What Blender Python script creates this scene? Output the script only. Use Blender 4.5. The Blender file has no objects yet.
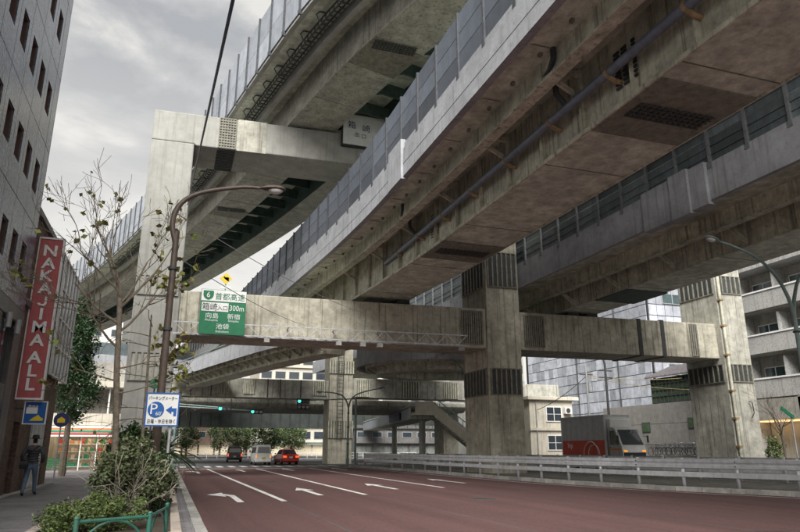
import bpy, math, random
from mathutils import Vector, Matrix
R = math.radians
random.seed(7)
scn = bpy.context.scene
COL = scn.collection

# ---------------------------------------------------------------- camera
cam_d = bpy.data.cameras.new('camera')
cam = bpy.data.objects.new('camera', cam_d)
COL.objects.link(cam)
cam.location = (0, 0, 1.5)
cam.rotation_euler = (R(90 + 15.655), 0, -R(18.886))
cam_d.sensor_width = 36.0
cam_d.lens = 36.0 * 653 / 800
cam_d.clip_start = 0.05
cam_d.clip_end = 3000
scn.camera = cam

# ---------------------------------------------------------------- sky, sun, exposure
SUN_EL, SUN_AZ = 42.0, 204.0      # azimuth clockwise from +Y: behind the camera, slightly left
world = bpy.data.worlds.new('World')
scn.world = world
world.use_nodes = True
wn, wl = world.node_tree.nodes, world.node_tree.links
wn.clear()
w_out = wn.new('ShaderNodeOutputWorld')
w_bg = wn.new('ShaderNodeBackground')
w_sky = wn.new('ShaderNodeTexSky')
w_sky.sky_type = 'NISHITA'
w_sky.sun_disc = False
w_sky.sun_elevation = R(SUN_EL)
w_sky.sun_rotation = R(SUN_AZ)
w_sky.air_density = 2.0
w_sky.dust_density = 4.0
w_tc = wn.new('ShaderNodeTexCoord')
w_map = wn.new('ShaderNodeMapping')
w_map.inputs['Scale'].default_value = (1.6, 1.6, 3.4)
w_no = wn.new('ShaderNodeTexNoise')
w_no.inputs['Scale'].default_value = 2.6
w_no.inputs['Detail'].default_value = 8
w_no.inputs['Roughness'].default_value = 0.56
w_no.inputs['Distortion'].default_value = 0.25
w_ra = wn.new('ShaderNodeValToRGB')
w_ra.color_ramp.elements[0].position = 0.42
w_ra.color_ramp.elements[0].color = (2.45, 2.48, 2.56, 1)
w_ra.color_ramp.elements[1].position = 0.60
w_ra.color_ramp.elements[1].color = (4.6, 4.45, 4.2, 1)
e = w_ra.color_ramp.elements.new(0.52)
e.color = (3.25, 3.22, 3.2, 1)
# overcast: brighter, warmer haze towards the horizon all round
w_sep = wn.new('ShaderNodeSeparateXYZ')
w_hz = wn.new('ShaderNodeMapRange')
w_hz.inputs['From Min'].default_value = 0.10
w_hz.inputs['From Max'].default_value = 0.55
w_hz.inputs['To Min'].default_value = 1.0
w_hz.inputs['To Max'].default_value = 0.0
w_mixh = wn.new('ShaderNodeMix')
w_mixh.data_type = 'RGBA'
w_mixh.inputs[7].default_value = (5.2, 5.0, 4.75, 1)
w_mix = wn.new('ShaderNodeMix')
w_mix.data_type = 'RGBA'
w_mix.inputs[0].default_value = 0.93
w_bg.inputs['Strength'].default_value = 0.036
wl.new(w_tc.outputs['Generated'], w_map.inputs['Vector'])
wl.new(w_map.outputs['Vector'], w_no.inputs['Vector'])
wl.new(w_no.outputs['Fac'], w_ra.inputs['Fac'])
wl.new(w_tc.outputs['Generated'], w_sep.inputs[0])
wl.new(w_sep.outputs['Z'], w_hz.inputs['Value'])
wl.new(w_hz.outputs['Result'], w_mixh.inputs[0])
wl.new(w_ra.outputs['Color'], w_mixh.inputs[6])
wl.new(w_sky.outputs['Color'], w_mix.inputs[6])
wl.new(w_mixh.outputs[2], w_mix.inputs[7])
wl.new(w_mix.outputs[2], w_bg.inputs['Color'])
wl.new(w_bg.outputs['Background'], w_out.inputs['Surface'])

sun_d = bpy.data.lights.new('sun', 'SUN')
sun_d.energy = 1.5
sun_d.angle = R(40)
sun_d.color = (1.0, 0.975, 0.93)
sun = bpy.data.objects.new('sun', sun_d)
COL.objects.link(sun)
_az, _el = R(SUN_AZ), R(SUN_EL)
_to = Vector((math.sin(_az) * math.cos(_el), math.cos(_az) * math.cos(_el), math.sin(_el)))
sun.rotation_euler = _to.to_track_quat('Z', 'Y').to_euler()
sun.location = _to * 60

vs = scn.view_settings
vs.view_transform = 'Standard'
vs.look = 'None'
vs.exposure = 2.38
vs.gamma = 1.0
vs.use_curve_mapping = False
scn.cycles.use_denoising = True
scn.cycles.max_bounces = 8
scn.cycles.diffuse_bounces = 6
scn.cycles.glossy_bounces = 3
scn.cycles.transparent_max_bounces = 8
scn.cycles.sample_clamp_indirect = 6

# ---------------------------------------------------------------- materials
MATS = {}
def mat(name, col, rough=0.7, metal=0.0, var=0.25, scale=3.0, bump=0.0, bscale=None, streak=0.0, grime_glint=0.0,
        grime_glint_col=(0.03, 0.027, 0.022), rnd=0.0, emit=None, estr=0.0, spec=0.4, alpha_t=0.0):
    """procedural principled material: noise tone, vertical water streaks, blotches of dirt and painted glints, per-piece tone"""
    m = bpy.data.materials.new(name)
    m.use_nodes = True
    n, l = m.node_tree.nodes, m.node_tree.links
    b = n['Principled BSDF']
    b.inputs['Roughness'].default_value = rough
    b.inputs['Metallic'].default_value = metal
    b.inputs['Specular IOR Level'].default_value = spec
    geo = n.new('ShaderNodeNewGeometry')
    cur = None
    no = n.new('ShaderNodeTexNoise')
    no.inputs['Scale'].default_value = scale
    no.inputs['Detail'].default_value = 7
    no.inputs['Roughness'].default_value = 0.65
    l.new(geo.outputs['Position'], no.inputs['Vector'])
    mr = n.new('ShaderNodeMapRange')
    mr.inputs['From Min'].default_value = 0.3
    mr.inputs['From Max'].default_value = 0.7
    mr.inputs['To Min'].default_value = 1 - var
    mr.inputs['To Max'].default_value = 1 + var * 0.7
    l.new(no.outputs['Fac'], mr.inputs['Value'])
    mul = n.new('ShaderNodeMix')
    mul.data_type = 'RGBA'
    mul.blend_type = 'MULTIPLY'
    mul.inputs[0].default_value = 1
    mul.inputs[6].default_value = (*col, 1)
    l.new(mr.outputs['Result'], mul.inputs[7])
    cur = mul.outputs[2]
    def layer(fac_out, colour, amount):
        nonlocal cur
        mx = n.new('ShaderNodeMix')
        mx.data_type = 'RGBA'
        mx.inputs[7].default_value = (*colour, 1)
        ml = n.new('ShaderNodeMath')
        ml.operation = 'MULTIPLY'
        ml.inputs[1].default_value = amount
        l.new(fac_out, ml.inputs[0])
        l.new(ml.outputs[0], mx.inputs[0])
        l.new(cur, mx.inputs[6])
        cur = mx.outputs[2]
    if streak > 0:
        mp = n.new('ShaderNodeMapping')
        mp.inputs['Scale'].default_value = (4.2, 4.2, 0.13)
        l.new(geo.outputs['Position'], mp.inputs['Vector'])
        ns = n.new('ShaderNodeTexNoise')
        ns.inputs['Scale'].default_value = 1.5
        ns.inputs['Detail'].default_value = 5
        ns.inputs['Roughness'].default_value = 0.6
        l.new(mp.outputs['Vector'], ns.inputs['Vector'])
        rs = n.new('ShaderNodeMapRange')
        rs.inputs['From Min'].default_value = 0.53
        rs.inputs['From Max'].default_value = 0.66
        l.new(ns.outputs['Fac'], rs.inputs['Value'])
        layer(rs.outputs['Result'], grime_glint_col, streak)
    if grime_glint > 0:
        ng = n.new('ShaderNodeTexNoise')
        ng.inputs['Scale'].default_value = 0.42
        ng.inputs['Detail'].default_value = 9
        ng.inputs['Roughness'].default_value = 0.7
        l.new(geo.outputs['Position'], ng.inputs['Vector'])
        rg = n.new('ShaderNodeMapRange')
        rg.inputs['From Min'].default_value = 0.47
        rg.inputs['From Max'].default_value = 0.68
        l.new(ng.outputs['Fac'], rg.inputs['Value'])
        layer(rg.outputs['Result'], grime_glint_col, grime_glint)
    if grime_glint > 0.25:
        nf = n.new('ShaderNodeTexNoise')
        nf.inputs['Scale'].default_value = 4.5
        nf.inputs['Detail'].default_value = 10
        nf.inputs['Roughness'].default_value = 0.75
        l.new(geo.outputs['Position'], nf.inputs['Vector'])
        rf_ = n.new('ShaderNodeMapRange')
        rf_.inputs['From Min'].default_value = 0.52
        rf_.inputs['From Max'].default_value = 0.70
        l.new(nf.outputs['Fac'], rf_.inputs['Value'])
        layer(rf_.outputs['Result'], grime_glint_col, 0.5)
    if rnd > 0:
        oi = n.new('ShaderNodeObjectInfo')
        rr = n.new('ShaderNodeMapRange')
        rr.inputs['To Min'].default_value = 1 - rnd
        rr.inputs['To Max'].default_value = 1 + rnd
        l.new(oi.outputs['Random'], rr.inputs['Value'])
        mx = n.new('ShaderNodeMix')
        mx.data_type = 'RGBA'
        mx.blend_type = 'MULTIPLY'
        mx.inputs[0].default_value = 1
        l.new(cur, mx.inputs[6])
        l.new(rr.outputs['Result'], mx.inputs[7])
        cur = mx.outputs[2]
    l.new(cur, b.inputs['Base Color'])
    if bump > 0:
        nb = n.new('ShaderNodeTexNoise')
        nb.inputs['Scale'].default_value = bscale or scale * 6
        nb.inputs['Detail'].default_value = 6
        l.new(geo.outputs['Position'], nb.inputs['Vector'])
        bp = n.new('ShaderNodeBump')
        bp.inputs['Strength'].default_value = bump
        bp.inputs['Distance'].default_value = 0.03
        l.new(nb.outputs['Fac'], bp.inputs['Height'])
        l.new(bp.outputs['Normal'], b.inputs['Normal'])
    if emit:
        b.inputs['Emission Color'].default_value = (*emit, 1)
        b.inputs['Emission Strength'].default_value = estr
    if alpha_t > 0:
        b.inputs['Transmission Weight'].default_value = alpha_t
        b.inputs['IOR'].default_value = 1.1
    MATS[name] = m
    return m

G = (0.035, 0.03, 0.022)
mat('concrete', (0.42, 0.41, 0.355), 0.85, var=0.34, scale=1.6, bump=0.35, bscale=14, streak=0.62, grime_glint=0.42, grime_glint_col=(0.095, 0.09, 0.07))
mat('concrete_warm', (0.46, 0.435, 0.355), 0.85, var=0.34, scale=1.8, bump=0.35, bscale=14, streak=0.66, grime_glint=0.42, grime_glint_col=(0.085, 0.077, 0.055))
mat('concrete_pale', (0.34, 0.34, 0.315), 0.85, var=0.2, scale=1.2, bump=0.2, bscale=14, streak=0.42, grime_glint=0.24, grime_glint_col=(0.18, 0.175, 0.15))  # base colour lowered to offset direct sun on the column and beam
mat('parapet_concrete', (0.36, 0.37, 0.395), 0.8, var=0.22, scale=1.3, bump=0.2, bscale=14, streak=0.45, grime_glint=0.28, grime_glint_col=(0.16, 0.16, 0.155))
mat('soffit_lifted', (0.60, 0.615, 0.52), 0.9, var=0.42, scale=2.2, bump=0.4, bscale=12, grime_glint=0.5, grime_glint_col=(0.18, 0.175, 0.135))  # undersides: base colour raised to stand in for weak bounced light
mat('girder_steel', (0.58, 0.57, 0.46), 0.6, var=0.4, scale=2.0, bump=0.2, bscale=20, streak=0.66, grime_glint=0.42, grime_glint_col=(0.10, 0.09, 0.06), rnd=0.06)
mat('green_steel', (0.06, 0.095, 0.085), 0.6, var=0.4, scale=2.0, streak=0.5, grime_glint=0.4, grime_glint_col=(0.03, 0.035, 0.03))
mat('dark_steel', (0.05, 0.055, 0.055), 0.6, var=0.4, scale=5, grime_glint=0.3)
mat('vent_steel', (0.22, 0.21, 0.17), 0.7, var=0.4, scale=4, grime_glint=0.4)
mat('barrier_grey', (0.105, 0.123, 0.155), 0.4, var=0.25, scale=2.2, streak=0.4, grime_glint=0.22, grime_glint_col=(0.07, 0.075, 0.09), rnd=0.22)
mat('barrier_dark', (0.06, 0.07, 0.09), 0.4, var=0.25, scale=2.2, streak=0.35, grime_glint=0.2, grime_glint_col=(0.04, 0.045, 0.05), rnd=0.3)
mat('barrier_pale', (0.32, 0.345, 0.385), 0.45, var=0.2, scale=1.6, streak=0.4, grime_glint=0.28, grime_glint_col=(0.13, 0.135, 0.145), rnd=0.15)
mat('barrier_teal', (0.12, 0.145, 0.155), 0.4, var=0.35, scale=2.0, streak=0.4, grime_glint=0.3, grime_glint_col=(0.05, 0.055, 0.055), rnd=0.5)
mat('post_steel', (0.075, 0.08, 0.09), 0.5, metal=0.3, var=0.3, scale=6)
mat('pipe_blue', (0.16, 0.185, 0.235), 0.4, var=0.25, scale=4, streak=0.2)
mat('bracket_rust', (0.36, 0.26, 0.15), 0.7, var=0.4, scale=8, grime_glint=0.5, grime_glint_col=(0.10, 0.05, 0.025))
mat('galvanised', (0.56, 0.57, 0.59), 0.42, metal=0.55, var=0.3, scale=5, streak=0.3, grime_glint=0.3, grime_glint_col=(0.18, 0.17, 0.16))
mat('teal_paint', (0.22, 0.30, 0.29), 0.5, var=0.2, scale=5, grime_glint=0.25, grime_glint_col=(0.08, 0.09, 0.08))
mat('asphalt', (0.10, 0.102, 0.104), 0.85, var=0.35, scale=2.2, bump=0.4, bscale=60, grime_glint=0.3)
mat('asphalt_red', (0.118, 0.060, 0.057), 0.85, var=0.3, scale=11, bump=0.6, bscale=90, grime_glint=0.3, grime_glint_col=(0.065, 0.042, 0.041))
mat('road_paint', (0.72, 0.72, 0.70), 0.7, var=0.3, scale=9, grime_glint=0.45, grime_glint_col=(0.22, 0.17, 0.16))
mat('kerb_stone', (0.40, 0.39, 0.365), 0.85, var=0.3, scale=4, bump=0.3, bscale=40, grime_glint=0.5, grime_glint_col=(0.10, 0.095, 0.085), rnd=0.14)
mat('median_fill', (0.20, 0.19, 0.17), 0.95, var=0.4, scale=2.5, bump=0.5, bscale=30, grime_glint=0.4)

# ---------------------------------------------------------------- object helpers
WL = {}
def link(o, parent=None, world=(0, 0, 0)):
    COL.objects.link(o)
    w = Vector(world)
    WL[o.name] = w
    if parent is not None:
        o.parent = parent
        o.location = w - WL[parent.name]
    else:
        o.location = w
    return o
def tag(o, label=None, cat=None, group=None, kind=None):
    if label: o['label'] = label
    if cat: o['category'] = cat
    if group: o['group'] = group
    if kind: o['kind'] = kind
    return o
def thing(name, label, cat, loc=(0, 0, 0), group=None):
    o = bpy.data.objects.new(name, None)
    o.empty_display_size = 0.3
    link(o, None, loc)
    return tag(o, label, cat, group)
def piece(name, mesh, parent, loc, rz=0.0, rot=None):
    """one more object that shares mesh data"""
    o = bpy.data.objects.new(name, mesh)
    link(o, parent, loc)
    o.rotation_euler = rot if rot is not None else (0, 0, rz)
    return o
def copy_tree(o, parent=None):
    c = o.copy()
    COL.objects.link(c)
    c.parent = parent
    for ch in list(o.children):
        copy_tree(ch, c)
    return c

class MB:
    def __init__(self):
        self.v, self.f, self.m = [], [], []
    def add(self, vs_, fs_, mi=0):
        k = len(self.v)
        self.v += [tuple(p) for p in vs_]
        self.f += [tuple(i + k for i in q) for q in fs_]
        self.m += [mi] * len(fs_)
        return self
    def box(self, x0, x1, y0, y1, z0, z1, mi=0):
        return self.add([(x0, y0, z0), (x1, y0, z0), (x1, y1, z0), (x0, y1, z0), (x0, y0, z1), (x1, y0, z1), (x1, y1, z1), (x0, y1, z1)],
                        [(0, 3, 2, 1), (4, 5, 6, 7), (0, 1, 5, 4), (1, 2, 6, 5), (2, 3, 7, 6), (3, 0, 4, 7)], mi)
    def bar(self, a, b, w, h=None, mi=0, up=(0, 0, 1)):
        """square bar from a to b"""
        h = h or w
        a, b = Vector(a), Vector(b)
        d = (b - a).normalized()
        u = Vector(up)
        if abs(d.dot(u)) > 0.95: u = Vector((1, 0, 0))
        s = d.cross(u).normalized() * (w / 2)
        t = s.cross(d).normalized() * (h / 2)
        vs_ = []
        for p in (a, b):
            vs_ += [p - s - t, p + s - t, p + s + t, p - s + t]
        return self.add(vs_, [(0, 1, 2, 3), (7, 6, 5, 4), (0, 4, 5, 1), (1, 5, 6, 2), (2, 6, 7, 3), (3, 7, 4, 0)], mi)
    def tube(self, pts, r, n=8, mi=0, cap=True):
        pts = [Vector(p) for p in pts]
        k0 = len(self.v)
        rs = r if isinstance(r, (list, tuple)) else [r] * len(pts)
        prev = None
        vs_, fs_ = [], []
        for i, p in enumerate(pts):
            d = (pts[min(i + 1, len(pts) - 1)] - pts[max(i - 1, 0)])
            d = d.normalized() if d.length > 1e-9 else Vector((0, 0, 1))
            u = prev if prev is not None else (Vector((0, 0, 1)) if abs(d.z) < 0.9 else Vector((1, 0, 0)))
            s = d.cross(u)
            s = s.normalized() if s.length > 1e-6 else d.orthogonal().normalized()
            t = s.cross(d).normalized()
            prev = t
            for j in range(n):
                a = 2 * math.pi * j / n
                vs_.append(p + (s * math.cos(a) + t * math.sin(a)) * rs[i])
        for i in range(len(pts) - 1):
            for j in range(n):
                fs_.append((i * n + j, i * n + (j + 1) % n, (i + 1) * n + (j + 1) % n, (i + 1) * n + j))
        if cap:
            fs_.append(tuple(reversed(range(n))))
            fs_.append(tuple((len(pts) - 1) * n + j for j in range(n)))
        return self.add(vs_, fs_, mi)
    def lathe(self, prof, c=(0, 0, 0), axis='z', n=16, mi=0):
        """prof: list of (r, h) along the axis"""
        vs_, fs_ = [], []
        for r, h in prof:
            for j in range(n):
                a = 2 * math.pi * j / n
                x, y = r * math.cos(a), r * math.sin(a)
                p = (x, y, h) if axis == 'z' else ((x, h, y) if axis == 'y' else (h, x, y))
                vs_.append((p[0] + c[0], p[1] + c[1], p[2] + c[2]))
        for i in range(len(prof) - 1):
            for j in range(n):
                fs_.append((i * n + j, i * n + (j + 1) % n, (i + 1) * n + (j + 1) % n, (i + 1) * n + j))
        fs_.append(tuple(reversed(range(n))))
        fs_.append(tuple((len(prof) - 1) * n + j for j in range(n)))
        return self.add(vs_, fs_, mi)
    def prism(self, poly, a, b, axis='z', mi=0):
        """poly: 2-D points, extruded from a to b along an axis"""
        def q(p, h):
            return (p[0], p[1], h) if axis == 'z' else ((p[0], h, p[1]) if axis == 'y' else (h, p[0], p[1]))
        n = len(poly)
        vs_ = [q(p, a) for p in poly] + [q(p, b) for p in poly]
        fs_ = [tuple(reversed(range(n))), tuple(range(n, 2 * n))]
        fs_ += [(i, (i + 1) % n, n + (i + 1) % n, n + i) for i in range(n)]
        return self.add(vs_, fs_, mi)
    def sweep(self, prof, frames, mi=0, cap=True):
        """prof: closed (u, z) polygon; frames: (x, y, z, rx, ry) stations"""
        n = len(prof)
        vs_, fs_ = [], []
        for (x, y, z, rx, ry) in frames:
            vs_ += [(x + rx * u, y + ry * u, z + w) for u, w in prof]
        for i in range(len(frames) - 1):
            for j in range(n):
                fs_.append((i * n + j, i * n + (j + 1) % n, (i + 1) * n + (j + 1) % n, (i + 1) * n + j))
        if cap:
            fs_.append(tuple(reversed(range(n))))
            fs_.append(tuple((len(frames) - 1) * n + j for j in range(n)))
        return self.add(vs_, fs_, mi)
    def map(self, fn):
        self.v = [tuple(fn(*p)) for p in self.v]
        return self
    def mesh(self, name, mats, smooth=False):
        me = bpy.data.meshes.new(name)
        me.from_pydata(self.v, [], self.f)
        for m_ in (mats if isinstance(mats, (list, tuple)) else [mats]):
            me.materials.append(MATS[m_] if isinstance(m_, str) else m_)
        if any(self.m):
            me.polygons.foreach_set('material_index', self.m)
        if smooth:
            me.shade_smooth() if hasattr(me, 'shade_smooth') else None
        import bmesh
        bm = bmesh.new()
        bm.from_mesh(me)
        bmesh.ops.recalc_face_normals(bm, faces=bm.faces)
        bm.to_mesh(me)
        bm.free()
        me.update()
        return me
    def build(self, name, mats, parent=None, smooth=False, loc=(0, 0, 0), bevel=0.0):
        o = bpy.data.objects.new(name, self.mesh(name, mats, smooth))
        link(o, parent, loc)
        if smooth:
            md = o.modifiers.new('edges', 'EDGE_SPLIT')
            md.split_angle = R(40)
        if bevel > 0:
            b = o.modifiers.new('bevel', 'BEVEL')
            b.width = bevel
            b.segments = 2
            b.limit_method = 'ANGLE'
            b.angle_limit = R(40)
        return o

def rect(u0, u1, z0, z1):
    return [(u0, z0), (u1, z0), (u1, z1), (u0, z1)]
def spline(pts, step=1.0):
    """Catmull-Rom through 2-D/3-D points, resampled about every step metres"""
    P = [Vector(p if len(p) == 3 else (*p, 0)) for p in pts]
    P = [P[0] * 2 - P[1]] + P + [P[-1] * 2 - P[-2]]
    out = []
    for i in range(1, len(P) - 2):
        n = max(1, int((P[i + 1] - P[i]).length / step))
        for k in range(n):
            t = k / n
            a, b, c, d = P[i - 1], P[i], P[i + 1], P[i + 2]
            out.append(0.5 * ((2 * b) + (c - a) * t + (2 * a - 5 * b + 4 * c - d) * t * t + (3 * b - a - 3 * c + d) * t ** 3))
    out.append(P[-2])
    return out
def frames_of(pts):
    fr = []
    for i, p in enumerate(pts):
        d = pts[min(i + 1, len(pts) - 1)] - pts[max(i - 1, 0)]
        L = math.hypot(d.x, d.y)
        fr.append((p.x, p.y, p.z, d.y / L, -d.x / L))
    return fr
def stations(pts, step):
    """points at equal arc length: (x, y, z, heading) with the local right vector"""
    out, acc, nxt = [], 0.0, 0.0
    for i in range(len(pts) - 1):
        a, b = pts[i], pts[i + 1]
        L = (b - a).length
        while nxt <= acc + L + 1e-9:
            t = (nxt - acc) / L
            p = a.lerp(b, t)
            d = (b - a).normalized()
            out.append((p.x, p.y, p.z, d.y, -d.x))
            nxt += step
        acc += L
    return out

_txt = {}
def text_mesh(body, size, m_, depth=0.004, bold=0.0):
    """lettering as a flat mesh in its XZ plane facing -Y, centred on the origin"""
    c = bpy.data.curves.new('lettering', 'FONT')
    c.body = body
    c.size = size
    c.extrude = depth
    c.offset = bold
    c.align_x = 'CENTER'
    c.align_y = 'CENTER'
    c.resolution_u = 2
    o = bpy.data.objects.new('lettering', c)
    COL.objects.link(o)
    bpy.context.view_layer.update()
    me = bpy.data.meshes.new_from_object(o.evaluated_get(bpy.context.evaluated_depsgraph_get()))
    bpy.data.objects.remove(o)
    if len(me.vertices):
        xs = [v.co.x for v in me.vertices]
        ys = [v.co.y for v in me.vertices]
        cx, cy = (min(xs) + max(xs)) / 2, (min(ys) + max(ys)) / 2
        for v in me.vertices:
            x, y, z = v.co
            v.co = (x - cx, -z, y - cy)
    me.materials.clear()
    me.materials.append(MATS[m_])
    return me
def lettering(body, size, m_, parent, loc, rz=0.0, sx=1.0, name='lettering', bold=0.0):
    o = bpy.data.objects.new(name, text_mesh(body, size, m_, bold=bold))
    link(o, parent, loc)
    o.rotation_euler = (0, 0, rz)
    o.scale = (sx, 1, 1)
    return o

# ================================================================ ground
def sheet(name, poly, z, m_, thick=0.3):
    o = MB().prism(poly, z - thick, z).build(name, m_)
    return tag(o, kind='structure')
g = MB().add([(-400, -200, -0.02), (500, -200, -0.02), (500, 900, -0.02), (-400, 900, -0.02)], [(0, 1, 2, 3)])
tag(g.build('ground', 'asphalt'), kind='structure')

MED_L = [(23.5, 0), (21.4, 9), (19.6, 17), (17.9, 21.6), (16.7, 28), (16.2, 36), (16.0, 43), (15.0, 58)]
MED_R = [(27.8, 0), (26.6, 9), (25.2, 20), (23.6, 28), (22.6, 36), (22.0, 43), (19.0, 58)]
ml = [(p.x, p.y) for p in spline(MED_L, 1.0)]
mr_ = [(p.x, p.y) for p in spline(MED_R, 1.0)]
road = [(0.78, -12), (30, -12)] + [(23.5, -4)] + ml + [(15.0, 58.6), (0.78, 58.6)]
sheet('road', [(0.78, -12), (25.5, -12)] + ml + [(0.78, 58.0)], 0.0, 'asphalt_red')
sheet('opposite_road', [(29, -12)] + [(34.2, -12), (34.2, 58.0), (19.05, 58.0)] + list(reversed(mr_)), 0.0, 'asphalt', 0.28)
sheet('cross_street', [(-60, 58.004), (120, 58.004), (120, 104), (-60, 104)], 0.001, 'asphalt', 0.27)

def roadwear(m_):
    n, l = m_.node_tree.nodes, m_.node_tree.links
    bs = n['Principled BSDF']
    src = bs.inputs['Base Color'].links[0].from_socket
    geo = n.new('ShaderNodeNewGeometry')
    mp = n.new('ShaderNodeMapping')
    mp.inputs['Scale'].default_value = (1.25, 0.05, 1)
    l.new(geo.outputs['Position'], mp.inputs['Vector'])
    ns = n.new('ShaderNodeTexNoise')
    ns.inputs['Scale'].default_value = 1.0
    ns.inputs['Detail'].default_value = 6
    l.new(mp.outputs['Vector'], ns.inputs['Vector'])
    m1 = n.new('ShaderNodeMapRange')
    m1.inputs['From Min'].default_value = 0.36
    m1.inputs['From Max'].default_value = 0.64
    m1.inputs['To Min'].default_value = 0.84
    m1.inputs['To Max'].default_value = 1.1
    l.new(ns.outputs['Fac'], m1.inputs['Value'])
    vo = n.new('ShaderNodeTexVoronoi')
    vo.feature = 'DISTANCE_TO_EDGE'
    vo.inputs['Scale'].default_value = 0.16
    nd = n.new('ShaderNodeTexNoise')
    nd.inputs['Scale'].default_value = 1.3
    nd.inputs['Detail'].default_value = 5
    l.new(geo.outputs['Position'], nd.inputs['Vector'])
    mxv = n.new('ShaderNodeMix')
    mxv.data_type = 'VECTOR'
    mxv.inputs[0].default_value = 0.6
    l.new(geo.outputs['Position'], mxv.inputs[4])
    l.new(nd.outputs['Color'], mxv.inputs[5])
    l.new(mxv.outputs[1], vo.inputs['Vector'])
    m2 = n.new('ShaderNodeMapRange')
    m2.inputs['From Min'].default_value = 0.0
    m2.inputs['From Max'].default_value = 0.004
    m2.inputs['To Min'].default_value = 0.55
    l.new(vo.outputs['Distance'], m2.inputs['Value'])
    for fac in (m1, m2):
        mx = n.new('ShaderNodeMix')
        mx.data_type = 'RGBA'
        mx.blend_type = 'MULTIPLY'
        mx.inputs[0].default_value = 1
        l.new(src, mx.inputs[6])
        l.new(fac.outputs['Result'], mx.inputs[7])
        src = mx.outputs[2]
    l.new(src, bs.inputs['Base Color'])
roadwear(MATS['asphalt_red'])
for a, b_ in (((6.62, 4), (6.70, 22)), ((10.72, 2), (10.66, 25)), ((3.35, 2), (3.40, 20))):
    o = MB().add([(x, y, 0.003) for x, y in [(a[0] - .02, a[1]), (a[0] + .02, a[1]), (b_[0] + .02, b_[1]), (b_[0] - .02, b_[1])]], [(0, 1, 2, 3)]).build('road_seam', 'asphalt')
    tag(o, kind='structure')
for x, y, r_, lab in ((9.4, 19.5, 0.33, 'round iron manhole cover in the middle lane of the red road'), (4.6, 33.0, 0.33, 'round iron manhole cover nearer the crosswalk')):
    mh = thing('manhole_cover', lab, 'manhole', (x, y, 0.0))
    MB().lathe([(r_ + .05, 0.0), (r_ + .05, 0.007), (r_ + .01, 0.007)], (x, y, 0), 'z', 28).build('ring', 'asphalt', mh)
    MB().lathe([(r_, 0.0), (r_, 0.011)], (x, y, 0), 'z', 28).build('lid', 'dark_steel', mh)
# painted markings on the road
def paint(name, poly, z=0.006):
    o = MB().add([(x, y, z) for x, y in poly], [tuple(range(len(poly)))]).build(name, 'road_paint')
    return tag(o, kind='structure')
def pline(a, b, w=0.15):
    d = Vector((b[0] - a[0], b[1] - a[1])).normalized()
    n = Vector((d.y, -d.x)) * (w / 2)
    return [(a[0] - n.x, a[1] - n.y), (a[0] + n.x, a[1] + n.y), (b[0] + n.x, b[1] + n.y), (b[0] - n.x, b[1] - n.y)]
for a, b in (((3.42, 20.6), (3.0, 54.6)), ((6.5, 22.6), (6.72, 54.6)), ((10.62, 25.6), (10.95, 54.6))):
    paint('lane_line', pline(a, b, 0.17))
for a, b in (((14.4, 57.2), (15.3, 38)), ((15.3, 38), (15.75, 28)), ((15.75, 28), (17.1, 21.4)), ((17.1, 21.4), (18.9, 16.6)), ((18.9, 16.6), (20.8, 8.6))):
    paint('edge_line', pline(a, b, 0.13))
paint('stop_line', [(0.95, 55.0), (14.6, 55.0), (14.6, 55.45), (0.95, 55.45)])
for i in range(17):
    x = -2.0 + i * 1.02
    paint('crosswalk_stripe', [(x, 59.5), (x + 0.52, 59.5), (x + 0.52, 63.6), (x, 63.6)], 0.008)
def arrow(x, y0, L, turn=False):
    w, hw = 0.10, 0.36
    if not turn:
        paint('lane_arrow', [(x - w, y0), (x + w, y0), (x + w, y0 + L - 1.6), (x + hw, y0 + L - 1.75), (x, y0 + L), (x - hw, y0 + L - 1.75), (x - w, y0 + L - 1.6)])
    else:
        paint('lane_arrow', [(x - w, y0), (x + w, y0), (x + w, y0 + L - 1.5), (x - 0.22, y0 + L - 0.62), (x - 0.22, y0 + L), (x - 0.78, y0 + L - 0.95),
                             (x - 0.22, y0 + L - 2.1), (x - 0.22, y0 + L - 1.45), (x - w, y0 + L - 2.0)])
for x, y0, L, t in ((2.15, 20.6, 4.6, True), (5.0, 22.8, 4.6, False), (8.5, 25.2, 4.6, False), (12.9, 28.6, 4.8, False),
                    (2.0, 45, 5, True), (5.1, 47.5, 5, False), (8.7, 49, 5, False), (12.7, 49.3, 5, False)):
    arrow(x, y0, L, t)

# ------- median island with kerb stones
med = sheet('median_island', list(reversed(ml)) + [(23.5, -12), (29, -12)] + mr_, 0.13, 'median_fill', 0.3)
def kerb_run(parent, pts, w=0.2, h=0.17, L=1.0, side=1):
    m_ = MB().box(-L / 2 + 0.008, L / 2 - 0.008, -w / 2, w / 2, -0.1, h)
    me = m_.mesh('kerb_stone', 'kerb_stone')
    st = stations(pts, L)
    for i in range(len(st) - 1):
        a, b = st[i], st[i + 1]
        o = piece('kerb_stone', me, parent, ((a[0] + b[0]) / 2 + a[3] * w / 2 * side, (a[1] + b[1]) / 2 + a[4] * w / 2 * side, random.uniform(-0.008, 0.004)),
                  math.atan2(b[1] - a[1], b[0] - a[0]) + random.uniform(-0.006, 0.006))
kerb_run(med, spline(MED_L, 0.5)[9:], side=-0.2)
kerb_run(med, spline(MED_R, 0.5)[20:], side=0.2)

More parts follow.
